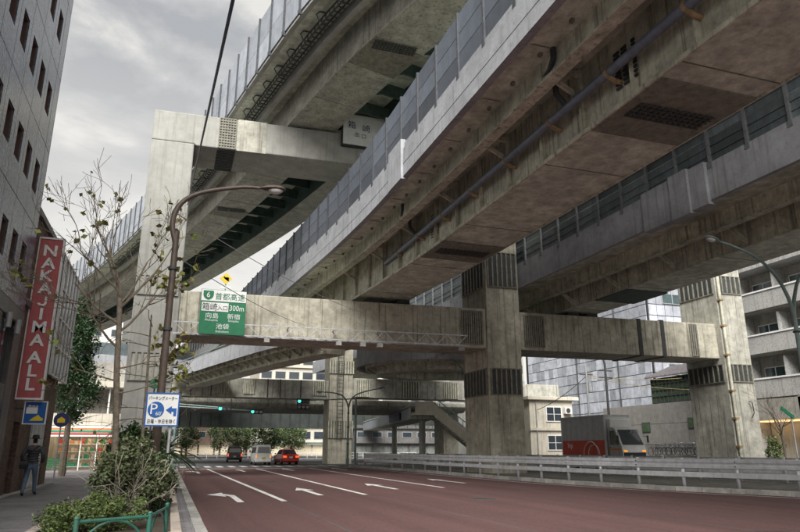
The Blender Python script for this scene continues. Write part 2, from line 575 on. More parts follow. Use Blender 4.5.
# ------- left pavement
mat('paving', (0.27, 0.26, 0.265), 0.85, var=0.25, scale=1.1, bump=0.3, bscale=40, grime_glint=0.35, grime_glint_col=(0.09, 0.085, 0.085))
def brickify(m_, sc, mortar_dark=0.55):
    n, l = m_.node_tree.nodes, m_.node_tree.links
    b = n['Principled BSDF']
    src = b.inputs['Base Color'].links[0].from_socket
    geo = n.new('ShaderNodeNewGeometry')
    br = n.new('ShaderNodeTexBrick')
    br.inputs['Scale'].default_value = sc
    br.inputs['Color1'].default_value = (1, 1, 1, 1)
    br.inputs['Color2'].default_value = (0.78, 0.76, 0.78, 1)
    br.inputs['Mortar'].default_value = (mortar_dark,) * 3 + (1,)
    br.inputs['Mortar Size'].default_value = 0.03
    l.new(geo.outputs['Position'], br.inputs['Vector'])
    mx = n.new('ShaderNodeMix')
    mx.data_type = 'RGBA'
    mx.blend_type = 'MULTIPLY'
    mx.inputs[0].default_value = 1
    l.new(src, mx.inputs[6])
    l.new(br.outputs['Color'], mx.inputs[7])
    l.new(mx.outputs[2], b.inputs['Base Color'])
brickify(MATS['paving'], 2.4)
pav = sheet('pavement', [(-14, -14), (0.56, -14), (0.56, 55.2), (-0.4, 57.6), (-14, 57.6)], 0.12, 'paving', 0.3)
kerb_run(pav, [Vector((0.56, 3.0, 0)), Vector((0.56, 55.2, 0))], w=0.2, h=0.15, side=1)
rp = sheet('pavement', [(34.4, -14), (70, -14), (70, 57.4), (34.4, 57.4)], 0.12, 'paving', 0.3)
kerb_run(rp, [Vector((34.4, 8.0, 0)), Vector((34.4, 57.0, 0))], w=0.2, h=0.15, side=-1)
sheet('pavement', [(-60, 104.0), (120, 104.0), (120, 110), (-60, 110)], 0.12, 'paving', 0.26)

# ================================================================ viaducts
def sweep_part(name, prof, fr, m_, parent, smooth=False):
    return MB().sweep(prof, fr).build(name, m_, parent, smooth)

def barrier(parent, pts, u, z0, heights, step, panel_mats, post_w=0.09, post_out=0.07, post_z0=None, post_mat='post_steel', thick=0.05, name='barrier_panel', rails=0):
    """sound barrier: one object per post and per panel, sharing meshes"""
    st = stations(pts, step)
    H = sum(heights)
    pz0 = z0 - 0.25 if post_z0 is None else post_z0
    post = MB().box(-post_w / 2, post_w / 2, -post_out - thick / 2, thick / 2, pz0 - z0, H + 0.04)
    post.box(-post_w, post_w, -post_out - thick / 2 - 0.02, -post_out - thick / 2, pz0 - z0, pz0 - z0 + 0.25)
    pm = post.mesh('barrier_post', post_mat)
    pms = []
    for h, m_ in zip(heights, panel_mats):
        b = MB().box(-step / 2 + 0.02, step / 2 - 0.02, -thick / 2, thick / 2, 0.015, h - 0.015)
        for k in range(rails):
            zz = h * (k + 1) / (rails + 1)
            b.box(-step / 2 + 0.03, step / 2 - 0.03, -thick / 2 - 0.03, -thick / 2 + 0.002, zz - 0.03, zz + 0.03)
        pms.append(b.mesh(name, m_))
    for i, s in enumerate(st):
        a = math.atan2(s[3], -s[4]) - 0  # heading of (dx,dy) = (-ry, rx)
        hd = math.atan2(s[3], -s[4])
        # local -Y of a piece must point to the outside (left of the path): rotate heading + 180
        piece('barrier_post', pm, parent, (s[0] + s[3] * u, s[1] + s[4] * u, s[2] + z0), hd + math.pi)
        if i + 1 < len(st):
            b = st[i + 1]
            mx, my = (s[0] + b[0]) / 2, (s[1] + b[1]) / 2
            h2 = math.atan2(b[1] - s[1], b[0] - s[0])
            z = z0
            for h, me in zip(heights, pms):
                piece(name, me, parent, (mx + s[3] * u, my + s[4] * u, (s[2] + b[2]) / 2 + z), h2 + math.pi)
                z += h

def struts(parent, st, ua, za, ub, zb, w, m_, name='strut'):
    for s in st:
        a = (s[0] + s[3] * ua, s[1] + s[4] * ua, s[2] + za)
        b = (s[0] + s[3] * ub, s[1] + s[4] * ub, s[2] + zb)
        MB().bar(a, b, w).build(name, m_, parent)

# ---------------------------------------------------------------- viaduct A: middle deck with the long pipe
VA = thing('expressway_viaduct', 'grey concrete viaduct overhead with long dark pipe along its girder', 'viaduct', (8, 0, 0))
PA = spline([(8.0, -26), (8.0, 0), (8.0, 23), (7.72, 32), (7.1, 40), (6.4, 48), (4.7, 66), (2.6, 84), (-0.6, 106), (-4.5, 124)], 1.0)
fA = frames_of(PA)
sweep_part('deck_slab', [(0.28, 12.22), (1.2, 12.30), (2.7, 12.45), (5.5, 12.45), (8.0, 12.22), (8.0, 12.72), (0.28, 12.72)], fA, 'soffit_lifted', VA)
pa = sweep_part('parapet', [(0, 12.08), (0.30, 12.14), (0.30, 13.55), (0.06, 13.58), (0.06, 13.34), (0, 13.30)], fA, 'parapet_concrete', VA)
MB().sweep([(-0.012, 12.62), (0.02, 12.62), (0.02, 12.66), (-0.012, 12.66)], fA).build('drip_bead', 'parapet_concrete', pa)
sweep_part('parapet', rect(8.0, 8.3, 12.08, 13.58), fA, 'parapet_concrete', VA)
MB().sweep(rect(8.1, 8.16, 13.58, 15.9), fA).build('far_barrier', 'barrier_grey', VA)
# parapet pilaster at the expansion joint
def sub_frames(pts, y0, y1):
    def at(y):
        for a, b in zip(pts, pts[1:]):
            if a.y <= y <= b.y: return a.lerp(b, (y - a.y) / (b.y - a.y))
    return frames_of([at(y0)] + [p for p in pts if y0 + 0.05 < p.y < y1 - 0.05] + [at(y1)])
sweep_part('parapet_pilaster', rect(-0.10, 0.2, 11.98, 13.72), sub_frames(PA, 23.0, 24.6), 'parapet_concrete', VA)
# edge stringer
sweep_part('edge_stringer', [(1.12, 11.5), (1.52, 11.5), (1.52, 11.56), (1.35, 11.58), (1.35, 12.36), (1.27, 12.36), (1.27, 11.58), (1.12, 11.56)], fA, 'girder_steel', VA)
sweep_part('edge_stringer', [(6.9, 11.5), (7.3, 11.5), (7.3, 11.56), (7.14, 11.58), (7.14, 12.36), (7.06, 12.36), (7.06, 11.58), (6.9, 11.56)], fA, 'girder_steel', VA)
bgA = sweep_part('box_girder', [(2.65, 10.33), (5.52, 10.33), (5.52, 12.46), (2.65, 12.46)], fA, 'girder_steel', VA)
sweep_part('girder_flange', rect(2.52, 5.64, 10.27, 10.327), fA, 'soffit_lifted', VA)
# web stiffeners and brackets to the stringer
stA = [s for s in stations(PA, 2.25)]
stf = MB().box(-0.03, 0.03, -0.16, 0.0, 10.33, 12.4)
stm = stf.mesh('web_stiffener', 'girder_steel')
gus = MB().bar((0, -0.05, 11.42), (0, -1.22, 12.0), 0.10, 0.14)
gus.bar((0, -1.22, 12.2), (0, -0.02, 12.2), 0.10, 0.2)
gusm = gus.mesh('bracket', 'girder_steel')
for i, s in enumerate(stA):
    if s[1] > 95: continue
    hd = math.atan2(s[3], -s[4])
    piece('web_stiffener', stm, VA, (s[0] + s[3] * 2.645, s[1] + s[4] * 2.645, 0), hd + math.pi)
    if i % 2 == 0:
        piece('bracket', gusm, VA, (s[0] + s[3] * 2.6, s[1] + s[4] * 2.6, 0), hd + math.pi)
def seams(parent, pts, step, u0, u1, z, m_='vent_steel'):
    me = MB().box(u0, u1, -0.02, 0.02, -0.012, 0.0).mesh('seam', m_)
    for s in stations(pts, step):
        hd = math.atan2(s[3], -s[4])
        piece('seam', me, parent, (s[0], s[1], z), hd - math.pi / 2)
seams(VA, [p for p in PA if p.y < 80], 6.1, 2.56, 5.6, 10.268)
seams(VA, [p for p in PA if p.y < 80], 3.05, 0.3, 1.1, 12.245)
lip = MB().sweep(rect(2.50, 2.56, 10.22, 10.35), fA).build('flange_lip', 'girder_steel', VA)
lip = MB().sweep(rect(5.60, 5.66, 10.22, 10.35), fA).build('flange_lip', 'girder_steel', VA)
# bolted splice bands with ventilation grilles on the box soffit
def band(parent, pts, y0, y1, u0, u1, z, zt):
    fr = sub_frames(pts, y0, y1)
    p = sweep_part('splice_plate', [(u0 - 0.09, z - 0.05), (u1 + 0.09, z - 0.05), (u1 + 0.09, z - 0.003), (u0 - 0.09, z - 0.003)], fr, 'vent_steel', parent)
    ym = (fr[0][1] + fr[-1][1]) / 2
    xm = (fr[0][0] + fr[-1][0]) / 2
    n = 13
    g_ = MB()
    for i in range(n):
        u = u0 + 0.3 + (u1 - u0 - 0.6) * i / (n - 1)
        g_.box(xm + u - 0.045, xm + u + 0.045, ym - 0.33, ym + 0.33, z - 0.09, z - 0.05)
    for k in range(5):
        yy = ym - 0.33 + 0.66 * k / 4
        g_.box(xm + u0 + 0.2, xm + u1 - 0.2, yy - 0.02, yy + 0.02, z - 0.105, z - 0.088)
    g_.build('vent_grille', 'dark_steel', p)
for y0, y1 in ((11.3, 14.2), (25.0, 27.6), (44.6, 47)):
    band(VA, PA, y0, y1, 2.65, 5.52, 10.27, 12.4)
for y in (12.6, 26.2):
    w = MB()
    for i in range(9):
        for k in range(3):
            w.box(10.60, 10.648, y - 0.5 + k * 0.32, y - 0.28 + k * 0.32, 10.8 + i * 0.13, 10.87 + i * 0.13)
    w.build('web_louvre', 'dark_steel', VA)
# long dark pipe with clamp brackets, and elbow drains
pipe_pts = [(10.28, y, 11.2) for y in range(-24, 33, 2)] + [(10.28, 32.4, 11.2)]
pp = MB().tube(pipe_pts, 0.135, 12).build('drain_pipe', 'pipe_blue', VA, smooth=True)
for i in range(-10, 16):
    y = 1.2 + i * 2.9
    if y > 32.2: continue
    MB().tube([(10.28, y - 0.05, 11.2), (10.28, y + 0.05, 11.2)], 0.16, 12).build('pipe_clamp', 'bracket_rust', pp)
    MB().tube([(10.3, y, 11.08), (10.45, y, 11.0), (10.7, y, 10.98)], 0.075, 8).build('pipe_bracket', 'bracket_rust', pp, smooth=True)
for y in (14.2, 27.0, 6.0):
    MB().tube([(9.2, y - 0.5, 12.3), (9.2, y - 0.5, 11.98), (9.24, y - 0.3, 11.86), (9.34, y, 11.84), (9.38, y + 0.35, 11.84)], 0.085, 8).build('drain_elbow', 'dark_steel', VA, smooth=True)
    MB().tube([(9.9, y + 0.6, 12.35), (9.95, y + 0.6, 11.6), (10.28, y + 0.6, 11.25)], 0.09, 8).build('drain_elbow', 'dark_steel', VA, smooth=True)
pin = MB().box(-0.05, 0.05, -0.06, 0.06, -0.1, 0.02).mesh('soffit_lug', 'vent_steel')
for s in stations(PA, 1.6):
    if s[1] < 70: piece('soffit_lug', pin, VA, (s[0] + s[3] * 0.95, s[1] + s[4] * 0.95, 12.27))
barrier(VA, [p for p in PA if -6 <= p.y <= 112], 0.13, 13.58, (0.75, 0.75, 0.8), 1.95, ('barrier_dark', 'barrier_grey', 'barrier_grey'))

mat('sign_post', (0.22, 0.23, 0.24), 0.5, metal=0.3, var=0.3, scale=6)
# ---------------------------------------------------------------- viaduct B: right deck with dark barrier
VB = thing('expressway_viaduct', 'right-hand brownish viaduct with dark panel barrier above the far carriageway', 'viaduct', (20.5, 0, 0))
PB = spline([(20.5, -26), (20.5, 0), (20.5, 20), (20.5, 36), (20.3, 52), (19.5, 70), (18, 90)], 1.0)
fB = frames_of(PB)
sweep_part('deck_slab', [(0.33, 11.64), (2, 11.74), (3.2, 11.88), (5.6, 11.88), (8.5, 11.64), (8.5, 12.14), (0.33, 12.14)], fB, 'soffit_lifted', VB)
sweep_part('parapet', [(0, 11.5), (0.35, 11.56), (0.35, 13.1), (0, 13.1)], fB, 'parapet_concrete', VB)
sweep_part('parapet', rect(8.5, 8.85, 11.5, 13.1), fB, 'parapet_concrete', VB)
sweep_part('parapet_pilaster', [(-0.16, 11.32), (0.28, 11.32), (0.28, 13.2), (-0.16, 13.2)], sub_frames(PB, 19.9, 23.9), 'parapet_concrete', VB)
sweep_part('parapet_pilaster', [(-0.28, 11.22), (0.2, 11.22), (0.2, 13.26), (-0.28, 13.26)], sub_frames(PB, 20.8, 21.9), 'parapet_concrete', VB)
sweep_part('edge_stringer', [(1.75, 10.9), (2.15, 10.9), (2.15, 10.96), (1.99, 10.98), (1.99, 11.8), (1.91, 11.8), (1.91, 10.98), (1.75, 10.96)], fB, 'girder_steel', VB)
sweep_part('box_girder', [(3.2, 10.2), (5.6, 10.2), (5.6, 11.9), (3.2, 11.9)], fB, 'girder_steel', VB)
sweep_part('girder_flange', rect(3.08, 5.72, 10.14, 10.197), fB, 'soffit_lifted', VB)
sweep_part('edge_stringer', [(6.9, 10.9), (7.3, 10.9), (7.3, 11.8), (6.9, 11.8)], fB, 'girder_steel', VB)
gus2 = MB().bar((0, -0.05, 10.42), (0, -1.15, 11.15), 0.14, 0.2)
gus2.bar((0, -1.2, 11.6), (0, -0.02, 11.6), 0.1, 0.18)
gus2m = gus2.mesh('bracket', 'girder_steel')
stf2m = MB().box(-0.03, 0.03, -0.16, 0.0, 10.2, 11.85).mesh('web_stiffener', 'girder_steel')
for i, s in enumerate(stations(PB, 2.25)):
    if s[1] > 70: continue
    hd = math.atan2(s[3], -s[4])
    piece('web_stiffener', stf2m, VB, (s[0] + s[3] * 3.195, s[1] + s[4] * 3.195, 0), hd + math.pi)
    if i % 2 == 1:
        piece('bracket', gus2m, VB, (s[0] + s[3] * 3.1, s[1] + s[4] * 3.1, 0), hd + math.pi)
seams(VB, [p for p in PB if p.y < 60], 6.1, 3.1, 5.7, 10.138)
sweep_part('splice_plate', rect(3.0, 5.8, 10.08, 10.137), sub_frames(PB, 29.5, 32.5), 'green_steel', VB)
sweep_part('splice_plate', rect(3.0, 5.8, 10.08, 10.137), sub_frames(PB, 12.5, 15), 'vent_steel', VB)
barrier(VB, [p for p in PB if -4 <= p.y <= 82], 0.15, 13.1, (1.15, 1.15), 1.95, ('barrier_teal', 'barrier_teal'), post_w=0.12, post_out=0.12, rails=2, post_mat='sign_post')
MB().sweep(rect(8.6, 8.66, 13.1, 15.3), fB).build('far_barrier', 'barrier_grey', VB)

# ---------------------------------------------------------------- viaduct U: upper deck curving away to the left
VU = thing('expressway_viaduct', 'uppermost viaduct curving away to the left with pale barrier and cable tray', 'viaduct', (3, 36, 0))
PU = spline([(17.5, -8), (10.6, 10), (6.7, 21), (4.75, 27.2), (3.6, 32), (2.35, 38), (0.75, 46), (-1.3, 55), (-4.3, 66), (-8.7, 80.5), (-13.4, 94), (-19.5, 110), (-28, 130)], 1.0)
fU = frames_of(PU)
sweep_part('deck_slab', [(0.2, 22.66), (2.7, 22.8), (9.4, 22.8), (11.3, 22.66), (11.3, 23.2), (0.2, 23.2)], fU, 'soffit_lifted', VU)
sweep_part('parapet', rect(0.0, 0.25, 22.58, 23.9), fU, 'concrete_pale', VU)
sweep_part('parapet', [(11.3, 22.58), (11.6, 22.58), (11.6, 24.4), (11.3, 24.4)], fU, 'parapet_concrete', VU)
sweep_part('box_girder', rect(2.75, 5.4, 20.83, 22.82), fU, 'concrete', VU)
sweep_part('girder_flange', rect(2.63, 5.52, 20.77, 20.827), fU, 'concrete', VU)
sweep_part('box_girder', rect(8.4, 10.3, 20.83, 22.82), fU, 'green_steel', VU)
sweep_part('girder_flange', rect(8.3, 10.4, 20.77, 20.827), fU, 'concrete', VU)
sweep_part('edge_stringer', [(1.6, 22.0), (1.9, 22.0), (1.9, 22.06), (1.79, 22.07), (1.79, 22.75), (1.71, 22.75), (1.71, 22.07), (1.6, 22.06)], fU, 'concrete_pale', VU)
sweep_part('edge_stringer', rect(10.9, 11.0, 21.9, 22.74), fU, 'green_steel', VU)
stU = stations(PU, 2.6)
xb = MB().box(-0.05, 0.05, 0.02, 2.96, 21.5, 22.3)
xb.bar((0, 0.02, 21.2), (0, 2.96, 22.2), 0.08)
xbm = xb.mesh('cross_beam', 'green_steel')
xo = MB().bar((0, 0.02, 21.3), (0, 0.6, 22.5), 0.1)
xom = xo.mesh('bracket', 'concrete')
for s in stU:
    hd = math.atan2(s[3], -s[4])
    piece('cross_beam', xbm, VU, (s[0] + s[3] * 5.42, s[1] + s[4] * 5.42, 0), hd + math.pi)
    piece('bracket', xom, VU, (s[0] + s[3] * 10.32, s[1] + s[4] * 10.32, 0), hd + math.pi)
seams(VU, PU, 6.1, 2.66, 5.5, 20.768)
dp = [(s[0] + s[3] * 5.75, s[1] + s[4] * 5.75, 21.3) for s in stU if s[1] > 2]
MB().tube(dp, 0.12, 8).build('service_pipe', 'girder_steel', VU, smooth=True)
for yy in ((25.6, 28.2), (52, 54)):
    band(VU, PU, yy[0], yy[1], 2.75, 5.4, 20.77, 22)
# cable tray: two stringers with rungs and hangers
tr = MB()
for s in stations(PU, 0.42):
    if 16 < s[1] < 82:
        a = (s[0] + s[3] * 0.95, s[1] + s[4] * 0.95, 22.18)
        b = (s[0] + s[3] * 1.4, s[1] + s[4] * 1.4, 22.18)
        tr.bar(a, b, 0.05)
        tr.bar((a[0], a[1], 22.16), (a[0], a[1], 22.5), 0.04)
fT = [f for f in fU if 16 < f[1] < 82]
for u in (0.95, 1.4):
    for z in (22.18, 22.5):
        tr.sweep(rect(u - 0.03, u + 0.03, z - 0.03, z + 0.03), fT)
tray = tr.build('cable_tray', 'dark_steel', VU)
hanger = MB().tube([(0, 0.1, 0.5), (0, -0.25, 0.45), (0, -0.42, 0.2), (0, -0.25, -0.08), (0, 0.2, -0.12)], 0.035, 6).mesh('tray_hanger', 'post_steel', True)
for s in stations(PU, 1.9):
    if 16 < s[1] < 82:
        hd = math.atan2(s[3], -s[4])
        piece('tray_hanger', hanger, tray, (s[0] + s[3] * 0.95, s[1] + s[4] * 0.95, 22.2), hd + math.pi)
barrier(VU, [p for p in PU if 8 <= p.y <= 108], -0.05, 22.75, (1.55, 1.85), 2.1, ('barrier_pale', 'barrier_pale'), post_w=0.09, post_out=0.10)

# ================================================================ portal bents
SK = 0.05
def skew(x, y, z):
    return (x, y - SK * x, z)
def skb(*a):
    return MB().box(*a).map(skew)
Y0, Y1 = 36.9, 40.2
PB1 = thing('portal_frame', 'tall concrete portal frame of columns and beams carrying the overhead viaducts', 'portal frame', (8, 37, 0))
lc = skb(-2.45, -0.1, Y0, Y1, -0.1, 18.72).build('column', 'concrete_pale', PB1, bevel=0.06)
tag(lc, 'pale left column standing on the pavement')
ub = MB().prism([(-2.452, 18.72), (-0.1, 18.72), (0.0, 18.62), (20.25, 18.62), (20.25, 20.62), (-2.452, 20.62)], Y0, Y1, 'y').map(skew).build('upper_beam', 'concrete_pale', PB1, bevel=0.06)
mc = skb(18.0, 20.25, Y0, Y1 + 0.3, -0.1, 18.6).build('column', 'concrete_warm', PB1, bevel=0.05)
rc = skb(35.2, 37.4, Y0 - 0.3, Y1, -0.1, 17.5).build('column', 'concrete', PB1, bevel=0.05)
lb = skb(-0.1, 17.99, Y0 + 0.1, Y1 - 0.3, 7.45, 9.92).build('lower_beam', 'concrete_warm', PB1, bevel=0.05)
rb = skb(20.26, 35.19, Y0 + 0.1, Y1 - 0.3, 7.45, 9.85).build('lower_beam', 'concrete_warm', PB1, bevel=0.05)
def ribs(parent, x0, x1, z0, z1, yf, n, m_='dark_steel', axis='x', gap=0.55, name='rib_plate', ribm='vent_steel'):
    """dark recessed-looking plate with proud vertical ribs on a face"""
    if axis == 'x':
        p = MB().box(x0, x1, yf - 0.03, yf - 0.004, z0, z1).map(skew).build(name, m_, parent)
        b = MB()
        for i in range(n + 1):
            x = x0 + (x1 - x0) * i / n
            b.box(x - 0.05, x + 0.05, yf - 0.09, yf - 0.028, z0, z1)
        b.box(x0 - 0.05, x1 + 0.05, yf - 0.08, yf - 0.028, z0 - 0.06, z0)
        b.box(x0 - 0.05, x1 + 0.05, yf - 0.08, yf - 0.028, z1, z1 + 0.06)
        b.map(skew).build('rib', ribm, p)
    else:   # face looking -x at x = yf, spanning y x0..x1
        sh = lambda x, y, z: (x, y - SK * yf, z)
        p = MB().box(yf - 0.03, yf - 0.004, x0, x1, z0, z1).map(sh).build(name, m_, parent)
        b = MB()
        for i in range(n + 1):
            y = x0 + (x1 - x0) * i / n
            b.box(yf - 0.09, yf - 0.028, y - 0.05, y + 0.05, z0, z1)
        b.box(yf - 0.08, yf - 0.028, x0 - 0.05, x1 + 0.05, z0 - 0.06, z0)
        b.box(yf - 0.08, yf - 0.028, x0 - 0.05, x1 + 0.05, z1, z1 + 0.06)
        b.map(sh).build('rib', ribm, p)
# column bands
ribs(PB1, 18.15, 20.1, 4.7, 6.2, Y0, 6)
ribs(PB1, Y0 + 0.2, Y1 + 0.1, 4.7, 6.2, 18.0, 7, axis='y')
ribs(PB1, 18.15, 20.1, 11.4, 13.6, Y0, 6)
ribs(PB1, Y0 + 0.2, Y1 + 0.1, 11.4, 13.6, 18.0, 7, axis='y')
ribs(PB1, 35.35, 37.25, 5.9, 7.0, Y0 - 0.3, 5)
ribs(PB1, Y0 - 0.1, Y1 - 0.2, 5.9, 7.0, 35.2, 7, axis='y')
ribs(PB1, 35.35, 37.25, 12.0, 13.2, Y0 - 0.3, 5)
ribs(PB1, Y0 - 0.1, Y1 - 0.2, 12.0, 13.2, 35.2, 7, axis='y')
ribs(PB1, -2.3, -0.25, 5.0, 6.4, Y0, 7, m_='concrete', ribm='concrete_pale')
ribs(PB1, -2.3, -0.25, 9.6, 10.6, Y0, 7, m_='concrete', ribm='concrete_pale')
# beam-end grilles
ribs(PB1, 16.4, 17.7, 7.7, 9.7, Y0 + 0.1, 9)
ribs(PB1, 20.6, 21.9, 7.7, 9.6, Y0 + 0.1, 9)
ribs(PB1, 33.0, 33.5, 7.6, 9.7, Y0 + 0.1, 3)
def lattice(parent, x0, x1, z0, z1, yf):
    b = MB()
    n = 6
    for i in range(n + 1):
        x = x0 + (x1 - x0) * i / n
        b.box(x - 0.035, x + 0.035, yf - 0.05, yf - 0.004, z0, z1)
    m_ = int((z1 - z0) / 0.17)
    for k in range(m_ + 1):
        z = z0 + (z1 - z0) * k / m_
        b.box(x0, x1, yf - 0.065, yf - 0.02, z - 0.03, z + 0.03)
    b.map(skew).build('splice_grille', 'vent_steel', parent)
lattice(PB1, 1.25, 2.2, 18.66, 20.58, Y0)
MB().box(2.3, 4.0, Y0 - 0.02, Y0 + 0.03, 18.6, 20.64).map(skew).build('splice_plate', 'concrete', PB1)
g_ = MB()
for k in range(14):
    y = Y0 + 0.1 + k * 0.23
    g_.box(1.2, 2.25, y, y + 0.12, 18.55, 18.6)
g_.map(skew).build('soffit_grille', 'dark_steel', PB1)
# steel straps on the right beam
for x in (29.0, 30.8):
    skb(x - 0.14, x + 0.14, Y0 + 0.06, Y1 - 0.26, 7.4, 9.9).build('strap', 'dark_steel', PB1)
# bearings under the girders
for x, z0, z1 in ((10.6, 9.92, 10.27), (12.4, 9.92, 10.27), (24.0, 9.85, 10.14), (25.4, 9.85, 10.14)):
    skb(x, x + 0.8, Y0 + 0.5, Y1 - 0.8, z0, z1).build('bearing', 'dark_steel', PB1)
for x in (4.9, 6.6, 9.2, 10.6):
    skb(x, x + 0.8, Y0 + 0.8, Y1 - 0.8, 20.6, 20.77).build('bearing', 'dark_steel', PB1)
# down-pipe and inspection ladder hook on the right column
dpm = MB()
xx, yy = 35.35, Y0 - 0.3 - 0.14 - SK * 35.3
dpm.tube([(xx, yy, 0.1), (xx, yy, 16.5)], 0.11, 10)
dpm.build('down_pipe', 'girder_steel', rc, smooth=True)
for z in (1.6, 3.4, 5.2, 7.6, 9.6, 11.4, 13.4):
    MB().box(xx - 0.17, xx + 0.17, yy - 0.14, yy + 0.16, z, z + 0.12).build('pipe_clamp', 'bracket_rust', rc)
MB().tube([(36.6, yy - 0.05, 4.6), (36.75, yy - 0.15, 4.5), (36.8, yy - 0.15, 3.8), (36.6, yy - 0.1, 3.5)], 0.035, 6).build('grab_hook', 'dark_steel', rc, smooth=True)
# inspection truss hung in front of the lower beam
TG = thing('inspection_truss', 'thin pale steel lattice truss hung in front of the lower beam', 'truss', (8, 35.9, 7.4))
t_ = MB()
for z in (7.45, 8.05):
    t_.bar((-0.3, Y0 - 0.6, z), (16.4, Y0 - 0.6, z), 0.055)
t_.bar((-0.3, Y0 - 0.25, 7.45), (16.4, Y0 - 0.25, 7.45), 0.055)
n = 26
for i in range(n):
    xa, xb_ = -0.3 + 16.7 * i / n, -0.3 + 16.7 * (i + 1) / n
    t_.bar((xa, Y0 - 0.6, 7.45 if i % 2 else 8.05), (xb_, Y0 - 0.6, 8.05 if i % 2 else 7.45), 0.035)
    t_.bar((xa, Y0 - 0.6, 7.45), (xb_, Y0 - 0.25, 7.45), 0.03)
for i in range(7):
    x = 0.6 + i * 2.6
    t_.bar((x, Y0 - 0.6, 8.05), (x, Y0 + 0.11, 8.05), 0.05)
t_.map(skew).build('lattice', 'galvanised', TG)
for x in (4.6, 8.6, 10.0, 11.0, 16.0):
    MB().box(x - 0.14, x + 0.14, Y0 - 0.75, Y0 - 0.5, 7.12, 7.34).box(x - 0.03, x + 0.03, Y0 - 0.64, Y0 - 0.58, 7.34, 7.44).map(skew).build('floodlight', 'concrete_pale', TG)

# ------- second portal frame further back
PB2 = thing('portal_frame', 'farther portal frame with long level beam and grille panels behind the traffic lights', 'portal frame', (17, 71, 0))
MB().box(15.9, 18.5, 70, 72.6, -0.1, 13.5).build('column', 'concrete_warm', PB2, bevel=0.05)
MB().box(-7, 15.89, 70.2, 72.4, 6.65, 8.6).build('beam', 'concrete', PB2, bevel=0.05)
MB().box(18.51, 46, 70.2, 72.4, 6.9, 9.0).build('beam', 'concrete', PB2, bevel=0.05)
MB().box(-7.6, -5.0, 70.0, 72.6, -0.1, 6.65).build('column', 'concrete_warm', PB2, bevel=0.05)
MB().box(44, 46.4, 70.0, 72.6, -0.1, 6.9).build('column', 'concrete_warm', PB2, bevel=0.05)
_sk, SK = SK, 0.0
def ribs2(x0, x1, z0, z1, n): 
    p = MB().box(x0, x1, 70.12, 70.196, z0, z1).build('grille_panel', 'vent_steel', PB2)
    b = MB()
    for i in range(n + 1):
        x = x0 + (x1 - x0) * i / n
        b.box(x - 0.05, x + 0.05, 70.04, 70.13, z0, z1)
    b.build('rib', 'girder_steel', p)
for x0, x1 in ((4.3, 5.3), (6.9, 7.9), (14.2, 15.6), (18.9, 20.4), (24.4, 26.2), (29.3, 31)):
    ribs2(x0, x1, 7.0, 8.5 if x0 < 18 else 8.8, 6)
ribs_col = [(15.88, 18.52)]
for z0, z1 in ((2.6, 4.4), (9.4, 10.8)):
    p = MB().box(15.84, 18.56, 69.9, 69.97, z0, z1).build('band_plate', 'vent_steel', PB2)
    b = MB()
    for i in range(10):
        x = 15.9 + 2.6 * i / 9
        b.box(x - 0.06, x + 0.06, 69.84, 69.91, z0, z1)
    b.build('rib', 'girder_steel', p)
# beam joints and conduits
for x in (1.6, 3.6, 9.3, 10.6, 12.8):
    MB().box(x, x + 0.08, 70.13, 70.21, 6.7, 8.62).build('joint_strip', 'dark_steel', PB2)
ld = MB()
for x in (16.75, 17.35):
    ld.bar((x, 69.7, 2.5), (x, 69.7, 13.2), 0.06)
for k in range(26):
    ld.bar((16.75, 69.7, 2.7 + k * 0.4), (17.35, 69.7, 2.7 + k * 0.4), 0.05)
ld.build('ladder', 'dark_steel', PB2)
SK = _sk

# ------- crossing viaduct behind the second frame (rounded parapet) and dark girder bridge farther off
CV = thing('crossing_viaduct', 'rounded pale concrete viaduct crossing the street low behind the second frame', 'viaduct', (18, 76, 0))
prof = [(75.0, 5.86), (75.2, 5.78), (75.9, 5.75), (84, 5.75), (84, 7.0), (75.2, 7.0), (74.7, 6.8), (74.55, 6.4), (74.7, 6.05)]
MB().prism(prof, -40, 34, 'x').build('deck', 'concrete', CV, smooth=True)
for x in range(-36, 34, 6):
    MB().box(x, x + 0.07, 74.50, 74.6, 6.0, 6.85).build('joint_strip', 'vent_steel', CV)
for x in (-26, 32):
    MB().box(x, x + 2, 77, 80, -0.1, 5.75).build('column', 'concrete_warm', CV, bevel=0.05)
mat('bridge_dark', (0.028, 0.036, 0.034), 0.6, var=0.5, scale=1.2, streak=0.5, grime_glint=0.4)
GB = thing('girder_bridge', 'dark green steel girder bridge far down the street above the traffic', 'bridge', (12, 113, 0))
MB().box(-50, 60, 112, 112.2, 5.0, 8.2).box(-50, 60, 111.7, 112.6, 4.85, 5.0).box(-50, 60, 111.7, 112.6, 8.2, 8.35).build('main_girder', 'bridge_dark', GB)
st_ = MB().box(-0.06, 0.06, 111.75, 112.0, 5.0, 8.2).mesh('web_stiffener', 'bridge_dark')
for i in range(40):
    piece('web_stiffener', st_, GB, (-18 + i * 1.6, 0, 0))
MB().box(-50, 60, 112.6, 122, 7.6, 8.3).build('deck', 'vent_steel', GB)
MB().box(-50, 60, 111.9, 112.1, 8.35, 9.4).build('parapet', 'concrete', GB)
for x in (-18, 36):
    MB().box(x, x + 2.2, 114, 117, -0.1, 7.6).build('pier', 'concrete_warm', GB, bevel=0.05)

